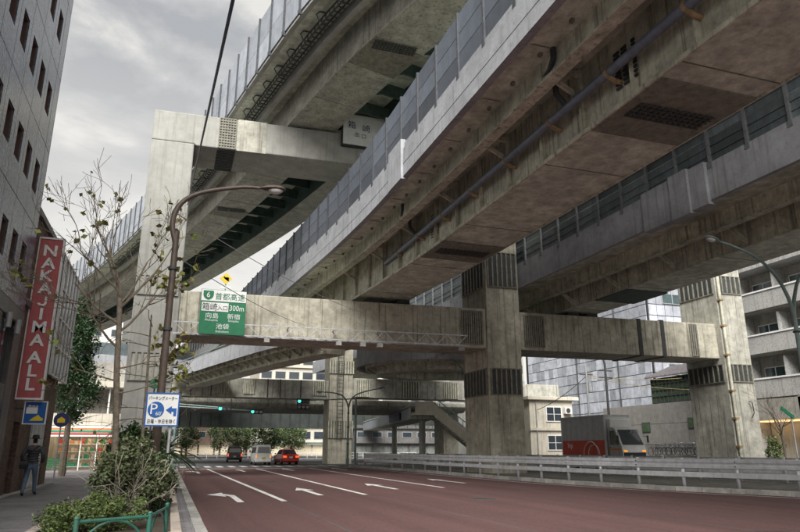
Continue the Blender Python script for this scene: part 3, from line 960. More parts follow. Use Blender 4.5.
# ------- loop ramp between the two frames
LR = thing('loop_ramp', 'low curved ramp with smooth parapet bending sharply below the middle deck', 'ramp', (14, 50, 0))
arc = []
for k in range(0, 25):
    a = R(262 - k * 7.0)
    arc.append(Vector((22.4 + 8.2 * math.cos(a), 51.5 + 8.6 * math.sin(a), 0.02 * k)))
arc += [Vector((arc[-1].x + 1.4 * k, arc[-1].y - 0.25 * k, 0.48 + 0.03 * k)) for k in range(1, 7)]
fL = frames_of(arc)
sweep_part('parapet', [(0, 7.75), (0.3, 7.8), (0.3, 9.3), (0, 9.3)], fL, 'parapet_concrete', LR, smooth=True)
sweep_part('deck_slab', [(0.3, 8.1), (4.2, 8.1), (4.2, 8.45), (0.3, 8.45)], fL, 'soffit_lifted', LR)
sweep_part('box_girder', rect(1.7, 3.4, 7.2, 8.1), fL, 'girder_steel', LR)
sweep_part('edge_stringer', rect(0.75, 0.9, 7.7, 8.1), fL, 'girder_steel', LR)
sweep_part('parapet', rect(4.2, 4.45, 7.75, 9.3), fL, 'parapet_concrete', LR)
rbm = MB().bar((0, -0.02, 7.5), (0, -0.9, 8.0), 0.1).mesh('bracket', 'girder_steel')
for s in stations(arc, 1.3):
    piece('bracket', rbm, LR, (s[0] + s[3] * 1.7, s[1] + s[4] * 1.7, s[2]), math.atan2(s[3], -s[4]) + math.pi)
MB().box(29.4, 30.6, 57.0, 58.2, -0.1, 7.6).build('pier', 'concrete_warm', LR, bevel=0.05)

# ------- slip ramp curving off to the left between the two frames
SL = thing('slip_ramp', 'narrow ribbed ramp curving left just behind the lower beam under the green sign', 'ramp', (3, 56, 0))
pl_ = spline([(7.6, 41.2), (5.5, 47), (3.0, 56), (1.2, 63), (-0.4, 69.4)], 1.0)
fl_ = frames_of(pl_)
sweep_part('parapet', [(0, 8.15), (0.25, 8.2), (0.25, 9.35), (0, 9.35)], fl_, 'parapet_concrete', SL)
sweep_part('parapet', rect(4.3, 4.55, 8.15, 9.35), fl_, 'parapet_concrete', SL)
sweep_part('deck_slab', rect(0.25, 4.3, 8.35, 8.7), fl_, 'soffit_lifted', SL)
sweep_part('box_girder', rect(1.6, 3.2, 7.5, 8.35), fl_, 'girder_steel', SL)
sweep_part('edge_stringer', rect(0.7, 0.8, 8.0, 8.35), fl_, 'girder_steel', SL)
rb2 = MB().bar((0, -0.02, 7.7), (0, -1.2, 8.25), 0.12, 0.18).mesh('bracket', 'girder_steel')
for s in stations(pl_, 1.5):
    piece('bracket', rb2, SL, (s[0] + s[3] * 1.6, s[1] + s[4] * 1.6, 0), math.atan2(s[3], -s[4]) + math.pi)
MB().tube([(p.x - 0.06, p.y, 9.5) for p in pl_], 0.05, 8).build('handrail', 'teal_paint', SL, smooth=True)

# ------- side ramp on the left, beyond the pale column
SR = thing('side_ramp', 'grey walled ramp leading left behind the pale column', 'ramp', (-8, 76, 0))
ps = spline([(2, 80, 0), (-4, 77, 0), (-10, 74.5, -0.3), (-18, 73, -0.9), (-30, 73, -1.6)], 1.0)
ps = list(reversed(ps))
fS = frames_of(ps)
sweep_part('parapet', rect(5.0, 5.3, 8.9, 10.6), fS, 'parapet_concrete', SR)
sweep_part('deck_slab', rect(0, 5.0, 8.8, 9.3), fS, 'soffit_lifted', SR)
sweep_part('box_girder', rect(1.6, 3.8, 7.4, 8.8), fS, 'girder_steel', SR)
MB().box(-15, -13.6, 71.5, 73, -0.1, 6.9).build('pier', 'concrete_warm', SR, bevel=0.05)
barrier(SR, [Vector((p.x + 0.8, p.y - 5.0, p.z)) for p in ps if p.x > -24], 0, 10.6, (1.2,), 2.0, ('barrier_teal',))

# ================================================================ guard rails on the median
mat('rail_steel', (0.64, 0.66, 0.69), 0.3, metal=0.25, var=0.2, scale=3.5, streak=0.2, grime_glint=0.24, grime_glint_col=(0.24, 0.235, 0.23), rnd=0.08)
WB = [(0, 0.0), (0.05, 0.02), (0.05, 0.11), (0.0, 0.15), (0.0, 0.19), (0.05, 0.23), (0.05, 0.32), (0, 0.345), (-0.012, 0.345), (0.036, 0.31), (0.036, 0.24), (-0.012, 0.195),
      (-0.012, 0.145), (0.036, 0.10), (0.036, 0.03), (-0.012, 0.0)]
def guard_rail(label, pts, side, step=2.0):
    g = thing('guard_rail', label, 'guard rail', (pts[0].x, pts[0].y, 0.13))
    st = stations(pts, step)
    pm = MB().tube([(0, 0, 0), (0, 0, 1.02)], 0.065, 10).mesh('post', 'rail_steel', True)
    pc = MB().tube([(0, 0, 0), (0, 0, 0.03)], [0.075, 0.06], 10).mesh('post_cap', 'rail_steel', True)
    for s in st:
        o = piece('post', pm, g, (s[0], s[1], 0.13))
        piece('post_cap', pc, o, (s[0], s[1], 1.15))
    for i in range(0, len(st) - 2, 2):
        seg = [Vector(st[k][:3]) for k in (i, i + 1, i + 2) if k < len(st)]
        fr = [(x, y, 0, rx * side, ry * side) for x, y, z, rx, ry in frames_of(seg)]
        j = random.uniform(-0.008, 0.008)
        MB().sweep([(-u - 0.06, z + 0.80 + j) for u, z in WB], fr).build('rail', 'rail_steel', g)
        MB().sweep([(-0.10, 0.50 + j), (-0.06, 0.50 + j), (-0.06, 0.68 + j), (-0.10, 0.68 + j)], fr).build('lower_rail', 'rail_steel', g)
        b = MB()
        f = fr[0]
        for k in range(2):
            b.tube([(f[0] + f[3] * -0.12, f[1] + f[4] * -0.12, 0.89 + 0.16 * k), (f[0] + f[3] * -0.09, f[1] + f[4] * -0.09, 0.89 + 0.16 * k)], 0.025, 6)
        b.build('bolt', 'dark_steel', g)
gl = [Vector((p.x + 0.45, p.y, 0)) for p in spline(MED_L, 0.5) if 7.5 < p.y < 57.5]
gr = [Vector((p.x - 0.45, p.y, 0)) for p in spline(MED_R, 0.5) if 7.5 < p.y < 57.5]
guard_rail('grey steel guard rail along the red road side of the median', gl, 1)
guard_rail('grey steel guard rail on the far side of the median', gr, -1)

# ================================================================ street lamps
mat('lamp_brown', (0.10, 0.075, 0.06), 0.5, var=0.3, scale=5, grime_glint=0.3)
mat('lamp_glass', (0.62, 0.62, 0.6), 0.25, var=0.1, scale=9)
mat('white_paint', (0.76, 0.76, 0.75), 0.5, var=0.12, scale=5, grime_glint=0.2, grime_glint_col=(0.4, 0.38, 0.35))
def lamp_head(parent, tip, d, m_, L=0.72):
    """cobra head: flattened teardrop shell with a glass bowl below"""
    d = Vector(d).normalized()
    s = d.cross(Vector((0, 0, 1))).normalized()
    up = s.cross(d)
    tip = Vector(tip)
    sh, gl_ = MB(), MB()
    prof = [(0, .05), (.12, .08), (.3, .15), (.55, .18), (.8, .16), (.95, .09), (1.0, .02)]
    n = 12
    vs_, fs_ = [], []
    for t, w in prof:
        for j in range(n):
            a = 2 * math.pi * j / n
            h = math.sin(a)
            vs_.append(tip + d * (t * L) + s * (math.cos(a) * w) + up * (h * w * (0.62 if h > 0 else 0.25)))
    for i in range(len(prof) - 1):
        for j in range(n):
            fs_.append((i * n + j, i * n + (j + 1) % n, (i + 1) * n + (j + 1) % n, (i + 1) * n + j))
    fs_ += [tuple(range(n)), tuple((len(prof) - 1) * n + j for j in range(n))]
    h = sh.add(vs_, fs_).build('lamp_head', m_, parent, smooth=True)
    vs_, fs_ = [], []
    rings = [(1.0, 0), (0.85, -.06), (0.5, -.105), (0.05, -.12)]
    for k, z in rings:
        for j in range(n):
            a = 2 * math.pi * j / n
            vs_.append(tip + d * (0.6 * L + math.cos(a) * 0.3 * L * k) + s * (math.sin(a) * 0.14 * k) + up * (z - 0.02))
    for i in range(len(rings) - 1):
        for j in range(n):
            fs_.append((i * n + j, i * n + (j + 1) % n, (i + 1) * n + (j + 1) % n, (i + 1) * n + j))
    fs_.append(tuple((len(rings) - 1) * n + j for j in range(n)))
    gl_.add(vs_, fs_).build('lamp_bowl', 'lamp_glass', h, smooth=True)
def lamp(label, base, z_top, arms, m_, r0=0.12, r1=0.08):
    t = thing('street_lamp', label, 'street lamp', base)
    x, y, z = base
    MB().tube([(x, y, z), (x, y, z + 0.6), (x, y, z + 0.62), (x, y, z_top)], [r0 * 1.25, r0 * 1.25, r0, r1], 12).build('pole', m_, t, smooth=True)
    for k in (0.35, 0.62, 0.85):
        zz = z + (z_top - z) * k
        MB().tube([(x, y, zz), (x, y, zz + 0.07)], r0 * 1.15, 12).build('band', 'dark_steel', t, smooth=True)
    for pts in arms:
        P_ = spline([(x, y, z_top - 0.3)] + [tuple(q) for q in pts], 0.15)
        MB().tube(P_, [r1 + (0.045 - r1) * i / (len(P_) - 1) for i in range(len(P_))], 10).build('arm', m_, t, smooth=True)
        lamp_head(t, P_[-1], P_[-1] - P_[-3], m_)
    return t
L1 = lamp('brown street lamp arching over the road beside the parking sign', (-0.28, 17, 0.12), 6.9,
     [[(-0.40, 17, 7.1), (-0.30, 17, 7.58), (0.02, 17, 7.93), (0.58, 17, 8.17), (1.36, 17, 8.36), (1.75, 17, 8.38)]], 'lamp_brown', 0.105, 0.075)
L2 = lamp('double-armed teal street lamp at the right edge under the right viaduct', (24.2, 20, 0.13), 7.2,
     [[(24.0, 20, 7.7), (23.5, 20, 8.54), (22.65, 20, 9.21), (21.54, 20, 9.58), (20.75, 20, 9.74)],
      [(24.4, 20, 7.7), (24.9, 20, 8.6), (25.8, 20, 9.25), (26.9, 20, 9.6), (27.6, 20, 9.72)]], 'teal_paint', 0.13, 0.08)
L3 = lamp('twin-armed teal street lamp at the far tip of the median', (14.45, 56, 0.13), 5.2,
     [[(14.2, 56, 5.6), (13.67, 56, 6.05), (12.7, 56, 6.2), (12.3, 56, 6.2)], [(14.65, 56, 5.6), (15.28, 56, 6.13), (16.5, 56, 6.5), (17.0, 56, 6.6)]], 'teal_paint', 0.11, 0.07)
L4 = lamp('single-armed teal street lamp beside the middle concrete column', (20.3, 44, 0.13), 5.7,
     [[(20.25, 44, 6.3), (19.9, 44, 7.1), (19.0, 44, 7.9), (17.6, 44, 8.4), (16.6, 44, 8.35)]], 'teal_paint', 0.11, 0.07)

# ================================================================ wires
def wire(label, a, b, r, sag=0.0, m_='dark_steel', name='overhead_cable'):
    a, b = Vector(a), Vector(b)
    pts = []
    for i in range(17):
        t = i / 16
        p = a.lerp(b, t)
        p.z -= sag * 4 * t * (1 - t)
        pts.append(p)
    o = MB().tube(pts, r, 6).build(name, m_, None, smooth=True)
    return tag(o, label, 'cable')
mat('cable_blue', (0.035, 0.04, 0.075), 0.5, var=0.2, scale=6)
wire('thick dark cable dropping across the sky to the pale column', (0.38, 7.6, 7.95), (-0.16, 36.8, 14.85), 0.030, 0, 'cable_blue')
wire('thin grey wire slanting from the lamp top to the lower beam', (-0.3, 17.05, 7.4), (9.98, 36.2, 9.2), 0.012, 0.25, 'galvanised')
wire('thin grey wire slanting to the truss below the green sign', (-0.3, 17.05, 6.3), (6.7, 36.1, 8.2), 0.012, 0.2, 'galvanised')

# ================================================================ signs
mat('sign_green', (0.015, 0.16, 0.075), 0.45, var=0.15, scale=3)
mat('sign_white', (0.74, 0.75, 0.74), 0.5, var=0.08, scale=4, streak=0.12, grime_glint_col=(0.4, 0.4, 0.38))
mat('sign_ink', (0.02, 0.025, 0.03), 0.5, var=0.1)
mat('sign_blue', (0.012, 0.10, 0.36), 0.45, var=0.12, scale=4)
mat('sign_yellow', (0.75, 0.55, 0.03), 0.5, var=0.1)
mat('sign_navy', (0.03, 0.04, 0.13), 0.5, var=0.1)
mat('sign_back', (0.33, 0.34, 0.35), 0.5, metal=0.4, var=0.2, scale=4)
mat('sign_red', (0.45, 0.115, 0.12), 0.55, var=0.14, scale=3, streak=0.3, grime_glint_col=(0.25, 0.07, 0.075))
# --- green expressway sign on the beam
gy = 36.0
gs = thing('direction_sign', 'green expressway direction sign with white header on the lower beam', 'sign', (2.15, gy, 7.45))
MB().box(0.97, 3.37, gy - 0.02, gy + 0.06, 7.42, 9.86).build('panel', 'sign_green', gs)
hd_ = MB().box(0.99, 3.35, gy - 0.035, gy - 0.021, 9.22, 9.84).build('header', 'sign_white', gs)
shd = [(-0.27, 0.25), (0.27, 0.25), (0.27, 0.0), (0.22, -0.13), (0.1, -0.22), (0, -0.26), (-0.1, -0.22), (-0.22, -0.13), (-0.27, 0.0)]
MB().prism([(1.35 + x, 9.53 + z) for x, z in shd], gy - 0.05, gy - 0.036, 'y').build('route_shield', 'sign_green', gs)
lettering('6', 0.42, 'sign_white', gs, (1.35, gy - 0.056, 9.55))
lettering('首都高速', 0.42, 'sign_green', gs, (2.49, gy - 0.042, 9.50), sx=0.95)
MB().box(1.04, 2.44, gy - 0.035, gy - 0.021, 8.66, 9.14).build('name_plate', 'sign_white', gs)
lettering('箱崎', 0.44, 'sign_ink', gs, (1.46, gy - 0.042, 8.90), sx=0.92)
lettering('入口', 0.29, 'sign_ink', gs, (2.12, gy - 0.042, 8.86))
lettering('300m', 0.44, 'sign_white', gs, (2.88, gy - 0.028, 8.89), sx=0.80)
lettering('向島', 0.32, 'sign_white', gs, (1.62, gy - 0.028, 8.42), sx=1.1)
lettering('新宿', 0.32, 'sign_white', gs, (2.75, gy - 0.028, 8.42), sx=1.1)
lettering('Mukojima', 0.17, 'sign_white', gs, (1.60, gy - 0.028, 8.16))
lettering('Shinjuku', 0.17, 'sign_white', gs, (2.75, gy - 0.028, 8.16))
lettering('池袋', 0.32, 'sign_white', gs, (2.2, gy - 0.028, 7.86), sx=1.1)
lettering('Ikebukuro', 0.17, 'sign_white', gs, (2.2, gy - 0.028, 7.58))
for x in (1.4, 2.9):
    MB().box(x, x + 0.08, gy + 0.06, gy + 0.9, 8.3, 8.4).build('bracket', 'sign_back', gs)
# --- diamond warning sign above it
ds = thing('warning_sign', 'small orange diamond warning sign above the green sign', 'sign', (2.2, 36.2, 10.1))
MB().prism([(2.22, 10.25), (2.55, 10.58), (2.22, 10.91), (1.89, 10.58)], 36.2, 36.24, 'y').build('panel', 'sign_yellow', ds)
lettering('↰', 0.4, 'sign_ink', ds, (2.22, 36.19, 10.58))
MB().box(1.95, 2.5, 36.2, 36.24, 10.0, 10.16).build('plate', 'sign_white', ds)
MB().box(2.19, 2.25, 36.24, 36.3, 9.9, 10.8).build('post', 'sign_back', ds)
# --- upper exit sign
uy = 36.1
us = thing('exit_sign', 'pale box sign with dark characters at the end of the upper beam', 'sign', (9.7, uy, 19.8))
MB().box(8.6, 11.4, uy, uy + 0.32, 19.75, 21.85).build('panel', 'sign_white', us)
MB().box(8.55, 8.6, uy - 0.03, uy + 0.35, 19.7, 21.9).box(8.6, 11.4, uy - 0.03, uy + 0.35, 19.69, 19.75).box(8.6, 11.4, uy - 0.03, uy + 0.35, 21.85, 21.9).build('frame', 'dark_steel', us)
lettering('箱', 0.55, 'sign_navy', us, (9.15, uy - 0.008, 21.12))
lettering('崎', 0.55, 'sign_navy', us, (10.1, uy - 0.008, 21.0))
lettering('出', 0.34, 'sign_ink', us, (9.5, uy - 0.008, 20.5))
lettering('口', 0.34, 'sign_ink', us, (9.95, uy - 0.008, 20.42))
# --- parking meter sign
py_ = 16.0
ps_ = thing('parking_sign', 'square white parking meter sign with blue P disc and arrow', 'sign', (0.02, py_, 0.12))
MB().tube([(0.0, py_ + 0.07, 0.12), (0.0, py_ + 0.07, 2.72)], 0.035, 10).build('post', 'galvanised', ps_, smooth=True)
MB().box(-0.56, 0.16, py_, py_ + 0.02, 1.99, 2.73).build('panel', 'sign_white', ps_)
f_ = MB()
for a in ((-0.56, 0.16, 2.70, 2.73), (-0.56, 0.16, 1.99, 2.02), (-0.56, -0.53, 2.02, 2.70), (0.13, 0.16, 2.02, 2.70)):
    f_.box(a[0], a[1], py_ - 0.008, py_ - 0.001, a[2], a[3])
f_.build('border', 'sign_blue', ps_)
MB().lathe([(0.175, py_ - 0.012), (0.175, py_ - 0.001)], (-0.335, 0, 2.355), 'y', 28).build('disc', 'sign_blue', ps_)
lettering('P', 0.34, 'sign_white', ps_, (-0.375, py_ - 0.018, 2.37))
lettering("60'", 0.12, 'sign_white', ps_, (-0.27, py_ - 0.018, 2.27))
MB().prism([(-0.12, 2.35), (0.0, 2.44), (0.0, 2.39), (0.105, 2.39), (0.105, 2.22), (0.045, 2.22), (0.045, 2.32), (0.0, 2.32), (0.0, 2.26)], py_ - 0.012, py_ - 0.001, 'y').build('arrow', 'sign_blue', ps_)
lettering('パーキングメーター', 0.098, 'sign_ink', ps_, (-0.2, py_ - 0.006, 2.61), sx=0.70)
lettering('日曜・休日を除く', 0.105, 'sign_ink', ps_, (-0.2, py_ - 0.006, 2.10), sx=0.74)
# --- red blade sign with stacked letters
ry = 23.66
rs_ = thing('blade_sign', 'tall red projecting sign with stacked white letters on the brick building', 'sign', (-4.6, ry, 3.0))
MB().box(-4.66, -3.97, ry + 0.03, ry + 0.2, 3.06, 8.32).build('panel', 'sign_red', rs_)
rib = MB().box(-0.006, 0.006, ry + 0.016, ry + 0.031, 3.08, 8.3).mesh('panel_rib', 'sign_red')
for i in range(11):
    piece('panel_rib', rib, rs_, (-4.63 + i * 0.063, 0, 0))
MB().box(-4.70, -4.66, ry, ry + 0.23, 3.0, 8.38).box(-3.97, -3.92, ry, ry + 0.23, 3.0, 8.38).box(-4.66, -3.97, ry, ry + 0.23, 8.32, 8.38).box(-4.66, -3.97, ry, ry + 0.23, 3.0, 3.06).build('frame', 'white_paint', rs_)
zz = 7.92
for ch in 'NAKAJIMA ALL':
    if ch == 'J':
        jp = [(-0.17, -0.07), (-0.17, -0.10), (-0.11, -0.17), (0.03, -0.17), (0.10, -0.10), (0.10, 0.175), (0.03, 0.175), (0.03, -0.07), (0.0, -0.105), (-0.075, -0.105), (-0.10, -0.07)]
        MB().prism([(-4.30 + x, zz + z) for x, z in jp], ry + 0.004, ry + 0.012, 'y').build('letter', 'sign_white', rs_)
        zz -= 0.432
    elif ch != ' ':
        lettering(ch, 0.52, 'sign_white', rs_, (-4.315, ry + 0.008, zz), name='letter', sx=1.12, bold=0.013)
        zz -= 0.432
    else:
        zz -= 0.12
for z in (3.6, 5.6, 7.6):
    MB().box(-4.9, -4.70, ry + 0.08, ry + 0.15, z, z + 0.1).build('bracket', 'dark_steel', rs_)
# --- small blue sign under it
ss = thing('shop_sign', 'small blue and white projecting sign below the red blade sign', 'sign', (-4.2, 23.9, 2.3))
MB().box(-4.40, -3.80, 23.88, 23.96, 2.28, 2.94).build('panel', 'sign_blue', ss)
MB().box(-4.43, -4.40, 23.85, 23.98, 2.25, 2.97).box(-3.80, -3.77, 23.85, 23.98, 2.25, 2.97).box(-4.40, -3.80, 23.85, 23.98, 2.94, 2.97).box(-4.40, -3.80, 23.85, 23.98, 2.25, 2.28).build('frame', 'white_paint', ss)
MB().box(-4.36, -4.04, 23.868, 23.879, 2.58, 2.78).prism([(-4.34, 2.80), (-4.02, 2.80), (-4.07, 2.84), (-4.11, 2.81), (-4.17, 2.85), (-4.22, 2.81), (-4.28, 2.86)], 23.868, 23.879, 'y').build('white_motif', 'sign_white', ss)
MB().prism([(-4.24, 2.36), (-3.86, 2.36), (-3.86, 2.44), (-3.93, 2.47), (-4.0, 2.55), (-4.07, 2.5), (-4.15, 2.45)], 23.868, 23.879, 'y').build('yellow_motif', 'sign_yellow', ss)
MB().box(-4.7, -4.43, 23.90, 23.94, 2.7, 2.76).build('bracket', 'dark_steel', ss)
# --- round sign on a pole by the side street
rd = thing('round_sign', 'small round dark sign on a thin pale pole beyond the brick building', 'sign', (-5.0, 36, 0.12))
MB().tube([(-5.0, 36, 0.12), (-5.0, 36, 3.1)], 0.035, 8).build('post', 'galvanised', rd, smooth=True)
MB().lathe([(0.34, 35.93), (0.34, 35.97)], (-5.0, 0, 2.85), 'y', 24).build('disc', 'sign_navy', rd)
MB().prism([(-5.17, 2.72), (-4.83, 2.72), (-4.83, 2.88), (-5.0, 3.0), (-5.17, 2.88)], 35.915, 35.929, 'y').build('yellow_motif', 'sign_yellow', rd)

# ================================================================ green pipe fence
mat('fence_green', (0.022, 0.10, 0.075), 0.4, var=0.25, scale=8, grime_glint=0.35, grime_glint_col=(0.06, 0.05, 0.035))
fe = thing('pipe_fence', 'dark green pipe fence in front of the hedge at the kerb', 'fence', (-0.3, 8.6, 0.12))
corners = [(-0.86, 8.2), (-0.13, 8.62), (0.06, 9.9)]
for x, y in corners:
    p_ = MB().tube([(x, y, 0.12), (x, y, 0.78)], 0.028, 10).build('post', 'fence_green', fe, smooth=True)
    MB().tube([(x, y, 0.78), (x, y, 0.80)], [0.034, 0.02], 10).build('post_cap', 'fence_green', p_)
for (a, b) in zip(corners, corners[1:]):
    A, B_ = Vector((*a, 0)), Vector((*b, 0))
    for z in (0.745, 0.3):
        MB().tube([A + Vector((0, 0, z)), B_ + Vector((0, 0, z))], 0.019, 8).build('rail', 'fence_green', fe, smooth=True)
    pts = [A.lerp(B_, 0.5 + 0.48 * math.cos(t)) + Vector((0, 0, 0.3 + 0.43 * math.sin(t))) for t in [math.pi * k / 14 for k in range(15)]]
    MB().tube(pts, 0.014, 8).build('arch', 'fence_green', fe, smooth=True)
mp_ = thing('marker_post', 'thin stake with a green disc among the pavement shrubs', 'marker post', (-0.47, 18.2, 0.12))
MB().tube([(-0.47, 18.2, 0.12), (-0.47, 18.2, 3.2)], 0.02, 6).build('post', 'dark_steel', mp_)
MB().lathe([(0.13, 18.14), (0.13, 18.17)], (-0.47, 0, 3.12), 'y', 18).build('disc', 'sign_green', mp_)

# ================================================================ left buildings
mat('granite', (0.075, 0.095, 0.14), 0.2, var=0.9, scale=9, bump=0.3, bscale=14, grime_glint=0.36, grime_glint_col=(0.38, 0.44, 0.56), rnd=0.18, spec=0.9)  # pale blue specks paint sky glints into the base colour
mat('granite_base', (0.145, 0.14, 0.138), 0.45, var=0.4, scale=9, streak=0.5, grime_glint=0.4, rnd=0.08)
mat('joint_dark', (0.03, 0.03, 0.03), 0.9)
mat('window_frame_brown', (0.10, 0.06, 0.05), 0.5, var=0.2, scale=5)
mat('glass_dark', (0.035, 0.045, 0.055), 0.08, var=0.3, scale=0.8, spec=0.8)
mat('glass_teal', (0.05, 0.085, 0.09), 0.1, var=0.4, scale=0.7, spec=0.8)
mat('brick_brown', (0.20, 0.135, 0.105), 0.85, var=0.25, scale=5, bump=0.2, bscale=30, streak=0.35, grime_glint=0.3)
def brick_wall(m_, axis_swap, sc):
    n, l = m_.node_tree.nodes, m_.node_tree.links
    b = n['Principled BSDF']
    src = b.inputs['Base Color'].links[0].from_socket
    geo = n.new('ShaderNodeNewGeometry')
    sp = n.new('ShaderNodeSeparateXYZ')
    cb = n.new('ShaderNodeCombineXYZ')
    ad = n.new('ShaderNodeMath')
    l.new(geo.outputs['Position'], sp.inputs[0])
    l.new(sp.outputs['X'], ad.inputs[0])
    l.new(sp.outputs['Y'], ad.inputs[1])
    l.new(ad.outputs[0], cb.inputs[0])
    l.new(sp.outputs['Z'], cb.inputs[1])
    br = n.new('ShaderNodeTexBrick')
    br.inputs['Scale'].default_value = sc
    br.inputs['Color1'].default_value = (1.1, 1.1, 1.1, 1)
    br.inputs['Color2'].default_value = (0.68, 0.66, 0.64, 1)
    br.inputs['Mortar'].default_value = (0.62, 0.62, 0.60, 1)
    br.inputs['Mortar Size'].default_value = 0.025
    l.new(cb.outputs[0], br.inputs['Vector'])
    mx = n.new('ShaderNodeMix')
    mx.data_type = 'RGBA'
    mx.blend_type = 'MULTIPLY'
    mx.inputs[0].default_value = 1
    l.new(src, mx.inputs[6])
    l.new(br.outputs['Color'], mx.inputs[7])
    l.new(mx.outputs[2], b.inputs['Base Color'])
brick_wall(MATS['brick_brown'], True, 3.6)

FX = -4.6
TB = thing('office_building', 'tall dark granite-clad office building at the left edge', 'building', (-9, 13, 0.12))
MB().box(-16, FX - 0.28, 4.0, 22.62, 0.12, 24.2).build('wall', 'joint_dark', TB)
CW, CH, WW, WH = 1.25, 2.68, 0.64, 1.0
ring = MB()
for a in ((-CW / 2 + .012, -WW / 2, -CH / 2 + .012, CH / 2 - .012), (WW / 2, CW / 2 - .012, -CH / 2 + .012, CH / 2 - .012), (-WW / 2, WW / 2, WH / 2, CH / 2 - .012), (-WW / 2, WW / 2, -CH / 2 + .012, -WH / 2)):
    ring.box(-0.28, 0, a[0], a[1], a[2], a[3])
ringm = ring.mesh('wall_panel', 'granite')
wf = MB()
for a in ((-WW / 2, -WW / 2 + .05, -WH / 2, WH / 2), (WW / 2 - .05, WW / 2, -WH / 2, WH / 2), (-WW / 2 + .05, WW / 2 - .05, WH / 2 - .05, WH / 2), (-WW / 2 + .05, WW / 2 - .05, -WH / 2, -WH / 2 + .06)):
    wf.box(-0.26, -0.035, a[0], a[1], a[2], a[3])
wfm = wf.mesh('window', 'window_frame_brown')
pnm = MB().box(-0.24, -0.225, -WW / 2 + .05, WW / 2 - .05, -WH / 2 + .06, WH / 2 - .05).mesh('pane', 'glass_teal')
for fl in range(7):
    for c in range(14):
        y, z = 21.32 - c * CW, 6.93 + fl * CH
        if z > 24: continue
        piece('wall_panel', ringm, TB, (FX, y, z))
        w = piece('window', wfm, TB, (FX, y, z))
        piece('pane', pnm, w, (FX, y, z))
edge = MB().box(-0.28, 0, -0.31, 0.31, -CH / 2 + .012, CH / 2 - .012).mesh('corner_panel', 'granite')
for fl in range(7):
    piece('corner_panel', edge, TB, (FX, 22.28, 6.93 + fl * CH))
MB().box(-16, FX, 22.62, 22.66, 5.6, 24.2).build('end_wall', 'granite', TB)
MB().box(-16.1, FX + 0.12, 3.9, 22.75, 24.2, 24.6).build('cornice', 'granite', TB)
# base storeys: piers, spandrel and tall dark openings
MB().box(FX - 0.28, FX + 0.03, 4.0, 22.60, 5.12, 5.56).build('spandrel', 'granite_base', TB)
for c in range(8):
    y = 22.2 - c * 2.5
    MB().box(FX - 0.28, FX, y - 0.42, y + 0.40, 0.12, 5.12).build('pier', 'granite_base', TB)
    w = MB().box(FX - 0.2, FX - 0.14, y - 2.08, y - 0.43, 3.3, 5.1).build('window', 'window_frame_brown', TB)
    for k in range(2):
        MB().box(FX - 0.138, FX - 0.125, y - 2.02 + k * 0.8, y - 1.29 + k * 0.8, 3.36, 5.04).build('pane', 'glass_dark', w)
    MB().box(FX - 0.26, FX - 0.02, y - 2.08, y - 0.43, 2.6, 3.3).build('spandrel', 'granite_base', TB)
    MB().box(FX - 0.22, FX - 0.16, y - 2.08, y - 0.43, 0.2, 2.6).build('shop_front', 'glass_dark', TB)
    MB().box(FX - 0.159, FX - 0.1, y - 1.3, y - 1.24, 0.2, 2.6).build('mullion', 'galvanised', TB)
for y, z in ((21.6, 4.75), (20.4, 4.75)):
    MB().tube([(FX + 0.1, y, z), (FX + 0.1, y, z + 0.42)], 0.085, 10).box(FX, FX + 0.1, y - 0.03, y + 0.03, z + 0.15, z + 0.22).build('wall_lamp', 'sign_back', TB, smooth=True)

BB = thing('brick_building', 'lower brown brick building beyond the granite office block', 'building', (-8, 28, 0.12))
b_ = MB()
b_.box(-14, -4.72, 22.8, 24.2, 0.12, 8.9)
b_.box(-14, -4.72, 25.2, 27.0, 0.12, 8.9)
b_.box(-14, -4.72, 24.2, 25.2, 2.35, 8.9)
b_.box(-14, -4.72, 27.0, 31.6, 2.6, 8.9)
b_.box(-14, -4.72, 30.4, 31.6, 0.12, 2.6)
b_.build('wall', 'brick_brown', BB)
MB().box(-14, -5.0, 24.19, 25.21, 0.12, 2.36).build('entrance', 'joint_dark', BB)
MB().box(-14, -4.9, 26.99, 30.41, 0.12, 2.61).build('shop_front', 'glass_dark', BB)
dr = MB()
for y in (27.05, 27.9, 28.75, 29.6, 30.3):
    dr.box(-4.9, -4.78, y, y + 0.08, 0.13, 2.6)
dr.box(-4.9, -4.78, 27.13, 30.3, 2.5, 2.6).box(-4.9, -4.78, 27.13, 30.3, 0.13, 0.25).box(-4.89, -4.8, 27.13, 30.3, 1.1, 1.16)
dr.build('door_frame', 'white_paint', BB)
# glazed bay high on the far end
gb = MB().box(-4.72, -4.42, 27.4, 31.5, 4.2, 8.75).build('glazed_bay', 'glass_teal', BB)
fm = MB()
for i in range(6):
    y = 27.4 + i * 0.82
    fm.box(-4.46, -4.37, y - 0.03, y + 0.03, 4.2, 8.75)
for z in (4.2, 5.3, 6.4, 7.5, 8.7):
    fm.box(-4.46, -4.38, 27.4, 31.5, z - 0.03, z + 0.03)
fm.build('mullion', 'white_paint', gb)
MB().box(-14.1, -4.6, 22.72, 31.75, 8.9, 9.1).build('roof_edge', 'granite_base', BB)
MB().box(-4.72, -4.62, 22.85, 27.2, 5.9, 6.1).build('string_course', 'granite_base', BB)
MB().tube([(-4.62, 26.6, 0.12), (-4.62, 26.6, 8.7)], 0.05, 8).build('down_pipe', 'sign_back', BB)
tag(MB().box(FX, FX + 0.25, 8, 31.6, 0.12, 0.165).build('gutter_kerb', 'kerb_stone'), kind='structure')

